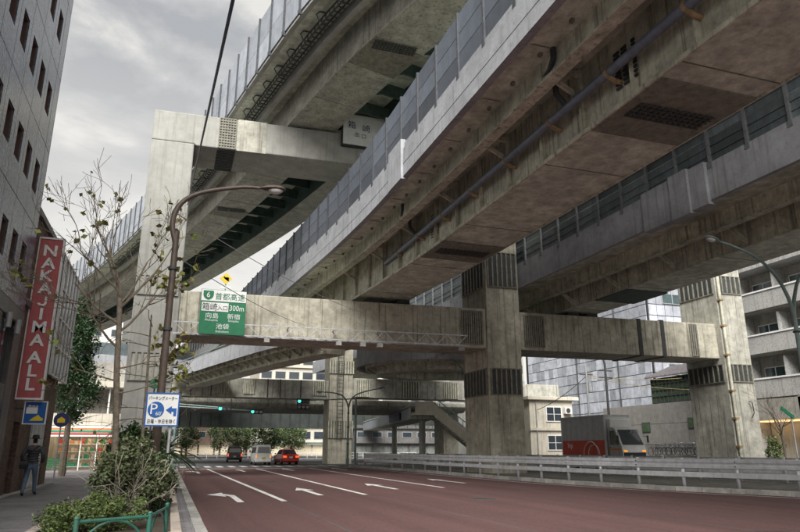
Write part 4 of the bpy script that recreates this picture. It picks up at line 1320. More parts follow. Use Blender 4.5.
# ================================================================ vegetation
mat('bark', (0.21, 0.175, 0.135), 0.9, var=0.45, scale=9, bump=0.5, bscale=40)
mat('bark_pale', (0.33, 0.30, 0.25), 0.9, var=0.5, scale=7, bump=0.5, bscale=40)
def leafmat(name, c1, c2, c3=None):
    m_ = bpy.data.materials.new(name)
    m_.use_nodes = True
    n, l = m_.node_tree.nodes, m_.node_tree.links
    b = n['Principled BSDF']
    b.inputs['Roughness'].default_value = 0.6
    geo = n.new('ShaderNodeNewGeometry')
    ra = n.new('ShaderNodeValToRGB')
    ra.color_ramp.elements[0].color = (*c1, 1)
    ra.color_ramp.elements[1].color = (*c2, 1)
    if c3:
        e_ = ra.color_ramp.elements.new(0.82)
        e_.color = (*c3, 1)
    l.new(geo.outputs['Random Per Island'], ra.inputs['Fac'])
    l.new(ra.outputs['Color'], b.inputs['Base Color'])
    MATS[name] = m_
leafmat('leaf_dark', (0.018, 0.045, 0.014), (0.05, 0.10, 0.028))
leafmat('leaf_evergreen', (0.022, 0.06, 0.022), (0.07, 0.135, 0.05))
leafmat('leaf_hedge', (0.035, 0.06, 0.015), (0.12, 0.16, 0.045))
leafmat('leaf_dry', (0.045, 0.06, 0.025), (0.22, 0.19, 0.14), (0.10, 0.13, 0.05))
leafmat('leaf_autumn', (0.15, 0.20, 0.035), (0.38, 0.42, 0.10), (0.25, 0.20, 0.06))
leafmat('leaf_far', (0.03, 0.06, 0.02), (0.13, 0.17, 0.06))

def leaves(name, spots, size, m_, parent, jitter=0.4, aspect=0.55):
    """one small folded blade (two triangles pairs) per spot"""
    v, f = [], []
    for p in spots:
        s = size * random.uniform(1 - jitter, 1 + jitter)
        d = Vector((random.gauss(0, 1), random.gauss(0, 1), random.gauss(0, 0.7))).normalized()
        n = d.orthogonal().normalized()
        n = Matrix.Rotation(random.uniform(0, 6.28), 3, d) @ n
        t = d.cross(n)
        k = len(v)
        P_ = Vector(p)
        v += [P_ - d * s * 0.5, P_ + t * s * aspect * 0.5 + n * s * 0.08, P_ + d * s * 0.5, P_ - t * s * aspect * 0.5 + n * s * 0.08]
        f += [(k, k + 1, k + 2, k + 3)]
    me = bpy.data.meshes.new(name)
    me.from_pydata(v, [], f)
    me.materials.append(MATS[m_])
    o = bpy.data.objects.new(name, me)
    link(o, parent)
    return o
def cloud(c, r, n, clumps, spread=0.33, flat=1.0):
    """points in clumps spread through an ellipsoid, thicker near its skin"""
    c, out = Vector(c), []
    cs = []
    for _ in range(clumps):
        d = Vector((random.gauss(0, 1), random.gauss(0, 1), random.gauss(0, 1))).normalized()
        q = random.uniform(0.35, 1.0) ** 0.6
        cs.append((Vector((d.x * r[0] * q, d.y * r[1] * q, d.z * r[2] * q)), random.uniform(0.5, 1.2)))
    for i in range(n):
        q, s = random.choice(cs)
        out.append(c + q + Vector((random.gauss(0, 1) * r[0], random.gauss(0, 1) * r[1], random.gauss(0, 1) * r[2] * flat)) * spread * s * 0.5)
    return out
def limb(mb, a, d, L, r, depth, tips, bend=0.25, up=0.12, kids=(2, 3), ang=(0.35, 0.8), shrink=0.72):
    pts, rs = [Vector(a)], [r]
    d = Vector(d).normalized()
    n = 4
    for i in range(n):
        d = (d + Vector((random.gauss(0, bend), random.gauss(0, bend), random.gauss(0, bend * 0.6) + up)) * 0.5).normalized()
        pts.append(pts[-1] + d * (L / n))
        rs.append(max(0.005, r * (1 - 0.42 * (i + 1) / n)))
    mb.tube(pts, rs, 6 if r > 0.02 else 4)
    if depth == 0:
        tips.append((pts[-1], d))
        return
    for i in range(random.randint(*kids)):
        q = random.choice(pts[2:])
        ax = Vector((random.gauss(0, 1), random.gauss(0, 1), random.gauss(0, 1))).normalized()
        nd = Matrix.Rotation(random.uniform(*ang) * random.choice((1, -1)), 3, ax) @ d
        limb(mb, q, nd, L * random.uniform(0.6, 0.85), rs[-1] * 0.8, depth - 1, tips, bend, up, kids, ang, shrink)
    tips.append((pts[-1], d))

# --- bare plane tree with a few leaves left
random.seed(21)
T1 = thing('plane_tree', 'nearly bare plane tree with few yellow-green leaves before the pale column', 'tree', (-1.15, 17.5, 0.12))
tb, tips = MB(), []
tp = [(-1.15, 17.5, 0.1), (-1.18, 17.5, 1.0), (-1.25, 17.55, 2.2), (-1.36, 17.5, 3.4), (-1.42, 17.5, 4.4), (-1.5, 17.55, 5.3)]
tb.tube(spline(tp, 0.3), [0.09 - 0.03 * i / 20 for i in range(len(spline(tp, 0.3)))], 10)
tb.build('trunk', 'bark', T1, smooth=True)
br = MB()
for z, d, L, r in ((4.3, (0.8, 0.2, 1.0), 1.35, .045), (4.5, (-1, 0, 0.55), 1.5, .045), (3.9, (-0.8, -0.3, 0.6), 1.3, .04), (5.2, (0.15, 0, 1), 1.4, .05), (5.2, (-0.5, 0.2, 0.9), 1.4, .045),
                   (4.9, (0.75, -0.2, 0.8), 1.6, .045), (3.4, (1, 0, 0.2), 0.75, .03), (5.0, (0.5, 0.3, 1.0), 1.5, .04), (3.1, (-1, 0.1, 0.2), 1.0, .028), (2.8, (0.9, -0.2, 0.25), 1.0, .028), (4.6, (-1, 0.2, 0.2), 1.4, .03), (5.3, (-0.9, -0.1, 0.7), 1.4, .035)):
    x = -1.15 - 0.07 * (z - 0.5)
    limb(br, (x, 17.5, z), d, L, r * 0.8, 4, tips, bend=0.22, up=0.08, kids=(2, 3), ang=(0.35, 0.9))
br.build('branches', 'bark', T1)
sp = []
for p, d in tips:
    if p.x > 0.28: continue
    if p.x > -0.9 and p.z < 7.2 and random.random() < 0.62 or random.random() < 0.12:
        for _ in range(random.randint(1, 3)):
            sp.append(p + Vector((random.gauss(0, .03), random.gauss(0, .03), random.gauss(-0.02, .025))))
tag(leaves('leaves', sp, 0.165, 'leaf_autumn', T1, 0.4, 0.8), kind='stuff')
# --- young drooping sapling nearer the lamp
T2 = thing('sapling', 'thin sapling with drooping bare twigs beside the parking sign', 'tree', (-0.62, 18.6, 0.12))
tb, tips = MB(), []
tb.tube([(-0.62, 18.6, 0.1), (-0.64, 18.6, 1.5), (-0.68, 18.6, 3.2), (-0.74, 18.6, 5.0)], [.05, .045, .035, .018], 8)
tb.build('trunk', 'bark', T2, smooth=True)
br = MB()
for i in range(12):
    z = 1.7 + i * 0.27
    a = random.uniform(0, 6.28)
    limb(br, (-0.64 - 0.03 * z / 3, 18.6, z), (math.cos(a) * 1.2, math.sin(a) * 0.6, 0.25), random.uniform(0.6, 0.95), .014, 2, tips, bend=0.25, up=-0.12, kids=(1, 2))
br.build('branches', 'bark', T2)
sp = [p + Vector((random.gauss(0, .04), 0, -0.03)) for p, d in tips if random.random() < 0.42]
tag(leaves('leaves', sp, 0.12, 'leaf_autumn', T2, 0.35, 0.8), kind='stuff')

# --- evergreen between the brick building and the store
T3 = thing('evergreen_tree', 'dense dark evergreen tree beyond the brick building', 'tree', (-5.2, 40, 0.12))
MB().tube([(-5.2, 40, 0.1), (-5.2, 40, 3), (-5.25, 40, 8.5)], [.18, .14, .04], 8).build('trunk', 'bark', T3, smooth=True)
br, tips = MB(), []
for i in range(22):
    z = 2.8 + i * 0.28
    a = random.uniform(0, 6.28)
    limb(br, (-5.2, 40, z), (math.cos(a), math.sin(a), 0.3), 1.0, .03, 1, tips)
br.build('branches', 'bark', T3)
sp = cloud((-5.15, 40, 4.6), (1.25, 1.3, 1.7), 5200, 60) + cloud((-5.2, 40, 7.0), (1.0, 1.0, 1.9), 4200, 60) + cloud((-5.3, 40, 8.9), (0.5, 0.5, 1.0), 1200, 20)
tag(leaves('crown', sp, 0.17, 'leaf_evergreen', T3), kind='stuff')

# --- raised planter
mat('planter_rim', (0.42, 0.36, 0.31), 0.8, var=0.25, scale=6, grime_glint=0.4, grime_glint_col=(0.14, 0.12, 0.1))
mat('soil', (0.06, 0.045, 0.032), 0.95, var=0.4, scale=6, bump=0.5)
PL = thing('planter', 'low stone-edged planter strip along the kerb', 'planter', (-0.6, 18, 0.12))
out_ = [(-1.75, 10.5), (-1.55, 10.3), (0.15, 10.3), (0.3, 10.5), (0.3, 33), (-1.85, 33), (-1.85, 10.8)]
inn = [(-1.6, 10.6), (-1.5, 10.48), (0.05, 10.48), (0.14, 10.6), (0.14, 32.8), (-1.69, 32.8), (-1.69, 10.9)]
rim = MB()
n = len(out_)
for i in range(n):
    a, b, c, d = out_[i], out_[(i + 1) % n], inn[(i + 1) % n], inn[i]
    rim = MB().prism([a, b, c, d], 0.12, 0.36)
    rim.build('rim_stone', 'planter_rim', PL, bevel=0.02)
MB().prism(inn, 0.1, 0.3).build('soil', 'soil', PL)

# --- clipped hedge, dry twiggy bush, dark shrubs
def shrub(name, label, base, lobes, size, m_, twigs=14, tw_len=0.6, group=None, tm='bark'):
    t = thing(name, label, 'shrub', base, group)
    mb, tips = MB(), []
    x, y, z = base
    for i in range(twigs):
        a = random.uniform(0, 6.28)
        limb(mb, (x + random.uniform(-.12, .12), y + random.uniform(-.12, .12), z), (math.cos(a) * 0.8, math.sin(a) * 0.8, 1.1), tw_len, .014, 2, tips, bend=0.3)
    mb.build('stems', tm, t)
    sp = []
    for c, r, n, k in lobes:
        sp += cloud(c, r, n, k)
    tag(leaves('foliage', sp, size, m_, t), kind='stuff')
    return t
random.seed(5)
shrub('hedge', 'low clipped green hedge behind the pipe fence', (-1.2, 11.5, 0.3),
      [((-1.35, 11.2, 0.50), (0.34, 0.45, 0.22), 2600, 50), ((-0.95, 11.5, 0.58), (0.38, 0.5, 0.26), 3000, 50), ((-0.55, 11.7, 0.58), (0.32, 0.5, 0.24), 2200, 40), ((-1.2, 12.2, 0.55), (0.5, 0.4, 0.24), 2200, 40)], 0.045, 'leaf_hedge', 10, 0.25)
shrub('dry_bush', 'big twiggy bush with brownish dry leaves behind the hedge', (-0.62, 13.3, 0.3),
      [((-0.65, 13.3, 1.25), (0.50, 0.5, 0.42), 3800, 90), ((-0.35, 13.4, 0.95), (0.42, 0.4, 0.4), 2600, 60), ((-0.95, 13.3, 0.85), (0.34, 0.4, 0.42), 2200, 50)], 0.07, 'leaf_dry', 24, 0.6, tm='bark_pale')
shrub('dark_shrub', 'dark green leafy shrub at the foot of the lamp pole', (-0.2, 14.6, 0.3),
      [((-0.15, 14.6, 0.9), (0.36, 0.4, 0.5), 2200, 50), ((0.0, 15.2, 0.7), (0.25, 0.4, 0.4), 1200, 30)], 0.075, 'leaf_dark', 14, 0.5)
shrub('dark_shrub', 'tall dark shrub under the plane tree branches', (-1.0, 20.5, 0.3),
      [((-1.0, 20.5, 1.5), (0.65, 0.7, 0.6), 3200, 70), ((-0.4, 20.8, 1.35), (0.5, 0.6, 0.6), 2200, 50)], 0.10, 'leaf_dark', 14, 0.9)
# spiky palm-like shrub
def spiky(label, base, n, L):
    t = thing('spiky_shrub', label, 'shrub', base)
    x, y, z = base
    MB().tube([(x, y, z), (x, y, z + L * 0.9)], [.08, .06], 8).build('stem', 'bark', t)
    for i in range(n):
        a, e_ = random.uniform(0, 6.28), random.uniform(-0.2, 1.3)
        d = Vector((math.cos(a) * math.cos(e_), math.sin(a) * math.cos(e_), math.sin(e_)))
        s = d.cross(Vector((0, 0, 1))).normalized()
        b0 = Vector((x, y, z + L * 0.9))
        pts = [b0 + d * (L * k / 4) - Vector((0, 0, 0.09 * L * k * k / 4)) for k in range(5)]
        m_ = MB()
        v_ = []
        for k, p in enumerate(pts):
            w = (0.02, .05, .05, .035, .004)[k]
            v_ += [p - s * w, p + Vector((0, 0, -0.015)), p + s * w]
        m_.add(v_, [(3 * k, 3 * k + 3, 3 * k + 4, 3 * k + 1) for k in range(4)] + [(3 * k + 1, 3 * k + 4, 3 * k + 5, 3 * k + 2) for k in range(4)])
        m_.build('leaf', 'leaf_dark', t)
spiky('spiky long-leaved shrub left of the planter strip end', (-0.1, 24, 0.3), 70, 1.25)
spiky('spiky long-leaved shrub nearest the pale column', (-0.9, 27, 0.3), 70, 1.3)

# ================================================================ person walking away on the left pavement
mat('skin', (0.42, 0.26, 0.19), 0.6, var=0.1)
mat('jacket', (0.045, 0.048, 0.056), 0.6, var=0.3, scale=9)
mat('jeans', (0.11, 0.15, 0.22), 0.8, var=0.35, scale=9)
mat('shoe', (0.03, 0.028, 0.028), 0.6)
mat('hair', (0.015, 0.013, 0.012), 0.6)
mat('hat_dark', (0.022, 0.022, 0.026), 0.8, var=0.3, scale=12)
def skinned(name, verts, edges, parent, subdiv=2):
    me = bpy.data.meshes.new(name)
    me.from_pydata([v[0] for v in verts], edges, [])
    o = bpy.data.objects.new(name, me)
    COL.objects.link(o)
    o.modifiers.new('skin', 'SKIN').use_smooth_shade = True
    sk = me.skin_vertices[0].data
    for i, v in enumerate(verts):
        sk[i].radius = v[1] if isinstance(v[1], tuple) else (v[1], v[1])
        sk[i].use_root = (i == 0)
    s = o.modifiers.new('sub', 'SUBSURF')
    s.levels = s.render_levels = subdiv
    bpy.context.view_layer.update()
    out = bpy.data.meshes.new_from_object(o.evaluated_get(bpy.context.evaluated_depsgraph_get()))
    bpy.data.objects.remove(o)
    out.materials.clear()
    return out
PR = thing('person', 'person in dark hat, quilted jacket and jeans walking away on the pavement', 'person', (-3.95, 23.7, 0.12))
V = [((0, 0, 0.95), (.16, .115)),                                             # 0 pelvis
     ((0, 0.01, 1.10), (.155, .11)), ((0, 0.02, 1.28), (.185, .125)), ((0, 0.02, 1.41), (.17, .10)), ((0, 0.03, 1.49), (.062, .062)),
     ((0, 0.05, 1.56), (.06, .065)), ((0, 0.06, 1.65), (.078, .098)), ((0, 0.05, 1.73), (.05, .06)),   # neck, head
     ((-0.19, 0.02, 1.41), .072), ((-0.29, -0.03, 1.20), .062), ((-0.30, 0.02, 1.06), .052), ((-0.24, 0.15, 0.95), .04),
     ((0.19, 0.02, 1.41), .072), ((0.29, -0.03, 1.20), .062), ((0.30, 0.02, 1.06), .052), ((0.24, 0.15, 0.95), .04),
     ((-0.10, 0.0, 0.84), .098), ((-0.11, 0.02, 0.52), .073), ((-0.115, -0.12, 0.32), .062), ((-0.12, -0.24, 0.13), .052), ((-0.13, -0.15, 0.05), (.046, .04)), ((-0.135, -0.07, 0.035), (.04, .03)),
     ((0.10, 0.0, 0.84), .098), ((0.11, 0.15, 0.53), .073), ((0.115, 0.22, 0.30), .062), ((0.12, 0.27, 0.10), .052), ((0.13, 0.38, 0.05), (.046, .04)), ((0.135, 0.46, 0.045), (.04, .03))]
E_ = [(0, 1), (1, 2), (2, 3), (3, 4), (4, 5), (5, 6), (6, 7), (3, 8), (8, 9), (9, 10), (10, 11), (3, 12), (12, 13), (13, 14), (14, 15),
      (0, 16), (16, 17), (17, 18), (18, 19), (19, 20), (20, 21), (0, 22), (22, 23), (23, 24), (24, 25), (25, 26), (26, 27)]
# two hands, five short fingers each, curled forward
for w, sx in ((11, -1), (15, 1)):
    base = Vector(V[w][0])
    k = len(V)
    V.append((tuple(base + Vector((-sx * 0.03, 0.05, -0.035))), (.036, .022)))
    E_.append((w, k))
    for q in range(5):
        o_ = Vector((-sx * 0.03 + (q - 2) * 0.017, 0.07 if q else 0.04, -0.06))
        t_ = Vector((-sx * 0.03 + (q - 2) * (0.02 if q else 0.03), 0.105 if q else 0.07, -0.085 - 0.006 * (2 - abs(q - 2))))
        V.append((tuple(base + o_), .010))
        V.append((tuple(base + t_), .008))
        E_ += [(k, len(V) - 2), (len(V) - 2, len(V) - 1)]
bm_ = skinned('body', V, E_, PR)
for m_ in ('jacket', 'jeans', 'skin', 'shoe', 'hair'):
    bm_.materials.append(MATS[m_])
for p in bm_.polygons:
    c = p.center
    mi = 0
    if c.z > 1.50: mi = 2 if (c.z < 1.55 or c.y > 0.09) else 4
    elif c.z < 0.085: mi = 3
    elif c.z < 0.93 and not (abs(c.x) > 0.19): mi = 1
    elif abs(c.x) > 0.15 and c.z < 0.985 and c.y > 0.10: mi = 2
    p.material_index = mi
    p.use_smooth = True
bo = bpy.data.objects.new('body', bm_)
link(bo, PR, (-3.95, 23.7, 0.12))
ht = MB().lathe([(0.155, 1.685), (0.16, 1.695), (0.105, 1.705), (0.10, 1.76), (0.085, 1.80), (0.03, 1.815)], (-3.95, 23.75, 0.12), 'z', 20).build('hat', 'hat_dark', PR, smooth=True)
jk = MB()
for z in (1.02, 1.10, 1.18, 1.26, 1.34):
    rx, ryy = 0.186 + 0.05 * (z - 1.0), 0.136
    pts = [(-3.95 + math.cos(a) * rx, 23.72 + math.sin(a) * ryy, 0.12 + z) for a in [6.2832 * k / 20 for k in range(21)]]
    jk.tube(pts, 0.014, 6)
jk.build('quilting', 'jacket', PR, smooth=True)
sb = thing('shoulder_bag', 'black shoulder bag hanging at the walking person\'s left hip', 'bag', (-4.2, 23.6, 0.95))
MB().box(-4.26, -4.02, 23.46, 23.58, 0.92, 1.14).build('body', 'hat_dark', sb, bevel=0.03)
MB().box(-4.25, -4.03, 23.445, 23.46, 1.04, 1.145).build('flap', 'jacket', sb)
stp = [Vector(q) for q in ((-4.16, 23.52, 1.12), (-4.05, 23.565, 1.35), (-3.9, 23.59, 1.52), (-3.80, 23.68, 1.60), (-3.82, 23.86, 1.5), (-4.0, 23.885, 1.25), (-4.2, 23.7, 1.12), (-4.16, 23.55, 1.12))]
MB().tube(spline([tuple(q) for q in stp], 0.05), 0.013, 6).build('strap', 'hat_dark', sb, smooth=True)

# ================================================================ vehicles (built facing +Y, rear towards the camera)
mat('car_red', (0.50, 0.035, 0.02), 0.25, var=0.1, scale=3, grime_glint=0.15, spec=0.6)
mat('car_white', (0.70, 0.70, 0.68), 0.3, var=0.08, scale=3, grime_glint=0.15, grime_glint_col=(0.3, 0.28, 0.26))
mat('car_dark', (0.10, 0.105, 0.115), 0.25, var=0.1, scale=3, spec=0.6)
mat('tyre', (0.02, 0.02, 0.02), 0.9)
mat('rim', (0.42, 0.42, 0.43), 0.35, metal=0.7)
mat('car_glass', (0.03, 0.038, 0.045), 0.06, spec=0.9, var=0.2, scale=2)
mat('tail_light', (0.55, 0.02, 0.015), 0.3, emit=(1.0, 0.10, 0.03), estr=0.3)
mat('amber_light', (0.8, 0.35, 0.05), 0.3, emit=(1.0, 0.45, 0.1), estr=0.12)
mat('plate_yellow', (0.65, 0.50, 0.06), 0.5)
mat('plate_white', (0.7, 0.71, 0.7), 0.5)
mat('plastic_black', (0.025, 0.025, 0.027), 0.55)
mat('roof_light', (0.75, 0.72, 0.6), 0.4)
def loft(secs):
    """secs: (y, [(half_width, z) bottom to top]) mirrored into closed rings"""
    mb = MB()
    rings = []
    for y, pr in secs:
        rings.append([(-w, y, z) for w, z in pr] + [(w, y, z) for w, z in reversed(pr)])
    n = len(rings[0])
    v = [p for r in rings for p in r]
    f = []
    for i in range(len(rings) - 1):
        for j in range(n):
            f.append((i * n + j, i * n + (j + 1) % n, (i + 1) * n + (j + 1) % n, (i + 1) * n + j))
    f += [tuple(reversed(range(n))), tuple((len(rings) - 1) * n + j for j in range(n))]
    return mb.add(v, f)
def wheel(t, x, y, r=0.31, w=0.2):
    s = 1 if x > 0 else -1
    o = MB().lathe([(r * 0.7, x - w / 2), (r * 0.94, x - w / 2), (r, x - w / 2 + 0.03), (r, x + w / 2 - 0.03), (r * 0.94, x + w / 2), (r * 0.7, x + w / 2)], (0, y, r), 'x', 22).build('wheel', 'tyre', t, smooth=True)
    MB().lathe([(r * 0.66, x + s * (w / 2 - 0.02)), (r * 0.62, x + s * (w / 2 + 0.008)), (r * 0.2, x + s * (w / 2 - 0.01))], (0, y, r), 'x', 18).build('rim', 'rim', o, smooth=True)
def sedan(label, loc, rz, paint_):
    t = thing('taxi', label, 'car', (0, 0, 0))
    low = lambda w, zb, zt: [(w - .05, zb), (w, zb + .14), (w + .01, (zb + zt) / 2), (w - .03, zt - .05), (w - .09, zt)]
    loft([(-2.25, low(.74, .32, .90)), (-2.2, low(.81, .24, .97)), (-1.4, low(.85, .2, 1.0)), (0.9, low(.85, .2, .98)), (1.9, low(.82, .22, .88)), (2.25, low(.72, .3, .74))]).build('body', paint_, t, smooth=True)
    gh = lambda w, zt, k: [(w, .94), (w - .02, .97), (w - k, zt - .05), (w - k - .08, zt)]
    g_ = loft([(-1.75, gh(.72, .99, 0)), (-1.15, gh(.76, 1.43, .14)), (-0.2, gh(.76, 1.48, .14)), (0.35, gh(.76, 1.46, .14)), (1.15, gh(.72, .99, 0))]).build('cabin', paint_, t, smooth=True)
    MB().add([(-.60, -1.705, 1.06), (.60, -1.705, 1.06), (.52, -1.235, 1.40), (-.52, -1.235, 1.40)], [(0, 1, 2, 3)]).build('rear_window', 'car_glass', t)
    MB().add([(-.60, 1.10, 1.05), (.60, 1.10, 1.05), (.52, .44, 1.42), (-.52, .44, 1.42)], [(0, 3, 2, 1)]).build('windscreen', 'car_glass', t)
    for s in (-1, 1):
        MB().add([(s * .765, -1.05, 1.02), (s * .765, -.12, 1.02), (s * .655, -.15, 1.40), (s * .655, -.95, 1.39)], [(0, 1, 2, 3)]).build('side_window', 'car_glass', t)
        MB().add([(s * .765, -.04, 1.02), (s * .765, .78, 1.02), (s * .655, .34, 1.39), (s * .655, -.07, 1.40)], [(0, 1, 2, 3)]).build('side_window', 'car_glass', t)
        MB().box(s * .62 - .17, s * .62 + .17, -2.275, -2.2, .68, .86).build('tail_light', 'tail_light', t)
        for y in (-1.4, 1.35):
            wheel(t, s * .74, y)
        MB().box(s * .93 - .07, s * .93 + .07, .62, .74, .98, 1.1).build('mirror', paint_, t)
    MB().box(-.78, .78, -2.33, -2.2, .34, .52).build('bumper', paint_, t, bevel=0.03)
    MB().box(-.17, .17, -2.29, -2.235, .62, .78).build('number_plate', 'plate_white', t)
    MB().prism([(-.2, 1.49), (.2, 1.49), (.14, 1.62), (-.14, 1.62)], -.12, .08, 'y').build('roof_sign', 'roof_light', t)
    t.location, t.rotation_euler = loc, (0, 0, rz)
    return t
def van(label, loc, rz, paint_, H=1.9, W=.78, Ln=1.85, dark=False, plate='plate_yellow', rack=False):
    t = thing('van', label, 'van', (0, 0, 0))
    pr = lambda w, k, zt: [(w - .04, .26), (w, .4), (w, 1.0), (w - .03, 1.08), (w - k, zt - .1), (w - k - .1, zt)]
    loft([(-Ln, pr(W - .05, .13, H - .04)), (-Ln + .06, pr(W, .12, H)), (.6, pr(W, .12, H)), (1.05, pr(W, .14, H - .06)), (1.6, pr(W - .03, .05, 1.22)), (Ln, pr(W - .08, .02, 1.16))]).build('body', paint_, t, smooth=True)
    MB().add([(-W + .16, -Ln - .012, 1.12), (W - .16, -Ln - .012, 1.12), (W - .26, -Ln + .0, H - .2), (-W + .26, -Ln + .0, H - .2)], [(0, 1, 2, 3)]).map(lambda x, y, z: (x, y - .012, z)).build('rear_window', 'car_glass', t)
    MB().add([(-W + .14, 1.59, 1.24), (W - .14, 1.59, 1.24), (W - .25, 1.1, H - .12), (-W + .25, 1.1, H - .12)], [(0, 3, 2, 1)]).map(lambda x, y, z: (x, y + .02, z + .01)).build('windscreen', 'car_glass', t)
    for s in (-1, 1):
        for a, b in ((-Ln + .25, -.55), (-.45, .42), (.5, 1.1)):
            MB().add([(s * (W - .025), a, 1.12), (s * (W - .025), b, 1.12), (s * (W - .095), min(b, .95), H - .22), (s * (W - .095), a + .03, H - .22)], [(0, 1, 2, 3)]).map(lambda x, y, z: (x + s * .012, y, z)).build('side_window', 'car_glass', t)
        MB().box(s * (W - .1) - .06, s * (W - .1) + .06, -Ln - .03, -Ln + .05, .66, .98).build('tail_light', 'tail_light' if dark else 'amber_light', t)
        for y in (-Ln + .62, Ln - .62):
            wheel(t, s * (W - .09), y, .29, .17)
        MB().box(s * (W + .1) - .06, s * (W + .1) + .06, 1.1, 1.2, 1.15, 1.38).build('mirror', 'plastic_black', t)
    MB().box(-W + .03, W - .03, -Ln - .07, -Ln + .02, .3, .5).build('bumper', 'plastic_black' if dark else paint_, t, bevel=0.03)
    MB().box(-.17, .17, -Ln - .05, -Ln + .01, .56, .73).build('number_plate', plate, t)
    if rack:
        r_ = MB()
        for y in (-1.2, -.2, .7):
            r_.bar((-W + .15, y, H + .08), (W - .15, y, H + .08), .05)
        for s in (-1, 1):
            r_.bar((s * (W - .15), -1.5, H + .06), (s * (W - .15), .9, H + .06), .05)
            for y in (-1.2, -.2, .7): r_.bar((s * (W - .15), y, H - .04), (s * (W - .15), y, H + .08), .05)
        r_.build('roof_rack', 'white_paint', t)
    t.location, t.rotation_euler = loc, (0, 0, rz)
    return t
sedan('red taxi with lit tail lights waiting beyond the crosswalk', (11.45, 69.5, 0), R(4), 'car_red')
van('small white van with yellow number plate beyond the crosswalk', (8.8, 68.8, 0), R(2), 'car_white')
van('dark wagon with lit tail lights and pale roof rack, farthest vehicle', (7.6, 84, 0), R(-3), 'car_dark', 1.75, .86, 2.1, True, 'plate_white', True)

# --- box truck on the far carriageway (front towards -Y)
mat('truck_grey', (0.46, 0.47, 0.475), 0.5, var=0.15, scale=2, streak=0.25, grime_glint=0.2, grime_glint_col=(0.18, 0.17, 0.16))
mat('truck_red', (0.55, 0.075, 0.045), 0.5, var=0.12, scale=3, grime_glint=0.15)
mat('orange_stripe', (0.6, 0.2, 0.05), 0.5)
TK = thing('box_truck', 'grey box truck with a red lower band facing the camera side', 'truck', (32.2, 44, 0))
kx0, kx1 = 31.0, 33.3
MB().box(kx0, kx1, 43.0, 48.9, 1.0, 3.98).build('cargo_box', 'truck_grey', TK, bevel=0.03)
MB().box(kx0 - .012, kx0 - .002, 43.08, 48.82, 1.05, 2.15).build('red_band', 'truck_red', TK)
for y0 in (43.0, 48.82):
    MB().box(kx0 - .03, kx0 - .013, y0, y0 + .08, 1.0, 3.98).build('corner_trim', 'galvanised', TK)
for r_, yc in ((.95, 44.9), (.72, 44.5)):
    mm = MB()
    pts = [(kx0 - .02, yc + r_ * math.cos(a), 1.08 + r_ * 1.02 * math.sin(a)) for a in [math.pi * k / 22 for k in range(23)]]
    mm.tube([p for p in pts if p[2] < 2.13], .028, 4)
    mm.build('swirl', 'sign_white', TK)
lettering('lnp', 0.6, 'sign_white', TK, (kx0 - .02, 47.7, 1.72), rz=R(-90))
cab = [(41.25, 0.62), (41.2, 1.3), (41.3, 1.75), (41.95, 2.95), (42.2, 3.05), (42.85, 3.05), (42.85, 0.62)]
MB().prism([(y, z) for y, z in cab], kx0 + .12, kx1 - .12, 'x').build('cab', 'truck_grey', TK, bevel=0.04)
MB().add([(kx0 + .24, 41.315, 1.80), (kx1 - .24, 41.315, 1.80), (kx1 - .32, 41.90, 2.87), (kx0 + .32, 41.90, 2.87)], [(0, 1, 2, 3)]).map(lambda x, y, z: (x, y - .03, z + .01)).build('windscreen', 'car_glass', TK)
MB().add([(kx0 + .105, 41.50, 1.80), (kx0 + .105, 42.6, 1.80), (kx0 + .105, 42.6, 2.8), (kx0 + .105, 42.05, 2.8)], [(0, 1, 2, 3)]).build('side_window', 'car_glass', TK)
MB().add([(kx1 - .105, 41.50, 1.80), (kx1 - .105, 42.6, 1.80), (kx1 - .105, 42.6, 2.8), (kx1 - .105, 42.05, 2.8)], [(0, 3, 2, 1)]).build('side_window', 'car_glass', TK)
MB().box(kx0 + .10, kx0 + .118, 41.4, 42.8, 1.42, 1.55).build('stripe', 'orange_stripe', TK)
MB().box(kx0 + .2, kx1 - .2, 41.17, 41.22, 1.0, 1.25).build('grille', 'plastic_black', TK)
MB().box(kx0 + .1, kx1 - .1, 41.1, 41.3, 0.55, 0.9).build('bumper', 'car_white', TK, bevel=0.03)
for x in (kx0 + .35, kx1 - .35):
    MB().box(x - .14, x + .14, 41.13, 41.2, 1.28, 1.42).build('headlight', 'amber_light', TK)
    o = MB().tube([(x + (-.35 if x < 32 else .35), 41.6, 2.4), (x + (-.5 if x < 32 else .5), 41.3, 2.4)], .02, 6).build('mirror_arm', 'plastic_black', TK)
    MB().box(x + (-.58 if x < 32 else .45), x + (-.45 if x < 32 else .58), 41.25, 41.31, 1.95, 2.45).build('mirror', 'plastic_black', TK)
MB().box(kx0 + .5, kx1 - .5, 41.5, 48.7, 0.6, 1.0).build('chassis', 'plastic_black', TK)
for y in (42.1, 47.2):
    for x in (kx0 + .25, kx1 - .25):
        wheel(TK, x, y, .42, .28)
for i in range(1, 8):
    MB().box(kx0 - .014, kx0 - .001, 43.0 + i * .74 - .012, 43.0 + i * .74 + .012, 2.17, 3.95).build('box_seam', 'sign_back', TK)
MB().box(kx0 - .02, kx1 + .02, 42.97, 48.93, 3.94, 4.02).build('roof_trim', 'galvanised', TK)
MB().box(kx0 + .2, kx1 - .2, 42.55, 42.96, 3.06, 3.7).build('cooling_unit', 'car_white', TK, bevel=.04)
for y in (41.62, 42.74):
    MB().box(kx0 + .108, kx0 + .119, y - .01, y + .01, 0.8, 2.85).build('door_gap', 'plastic_black', TK)
MB().box(kx0 + .095, kx0 + .118, 42.5, 42.66, 1.6, 1.65).build('door_handle', 'plastic_black', TK)
for x in (kx0 + .75, kx0 + 1.4):
    MB().bar((x, 41.30, 1.82), (x + .5, 41.50, 2.15), .025).build('wiper', 'plastic_black', TK)
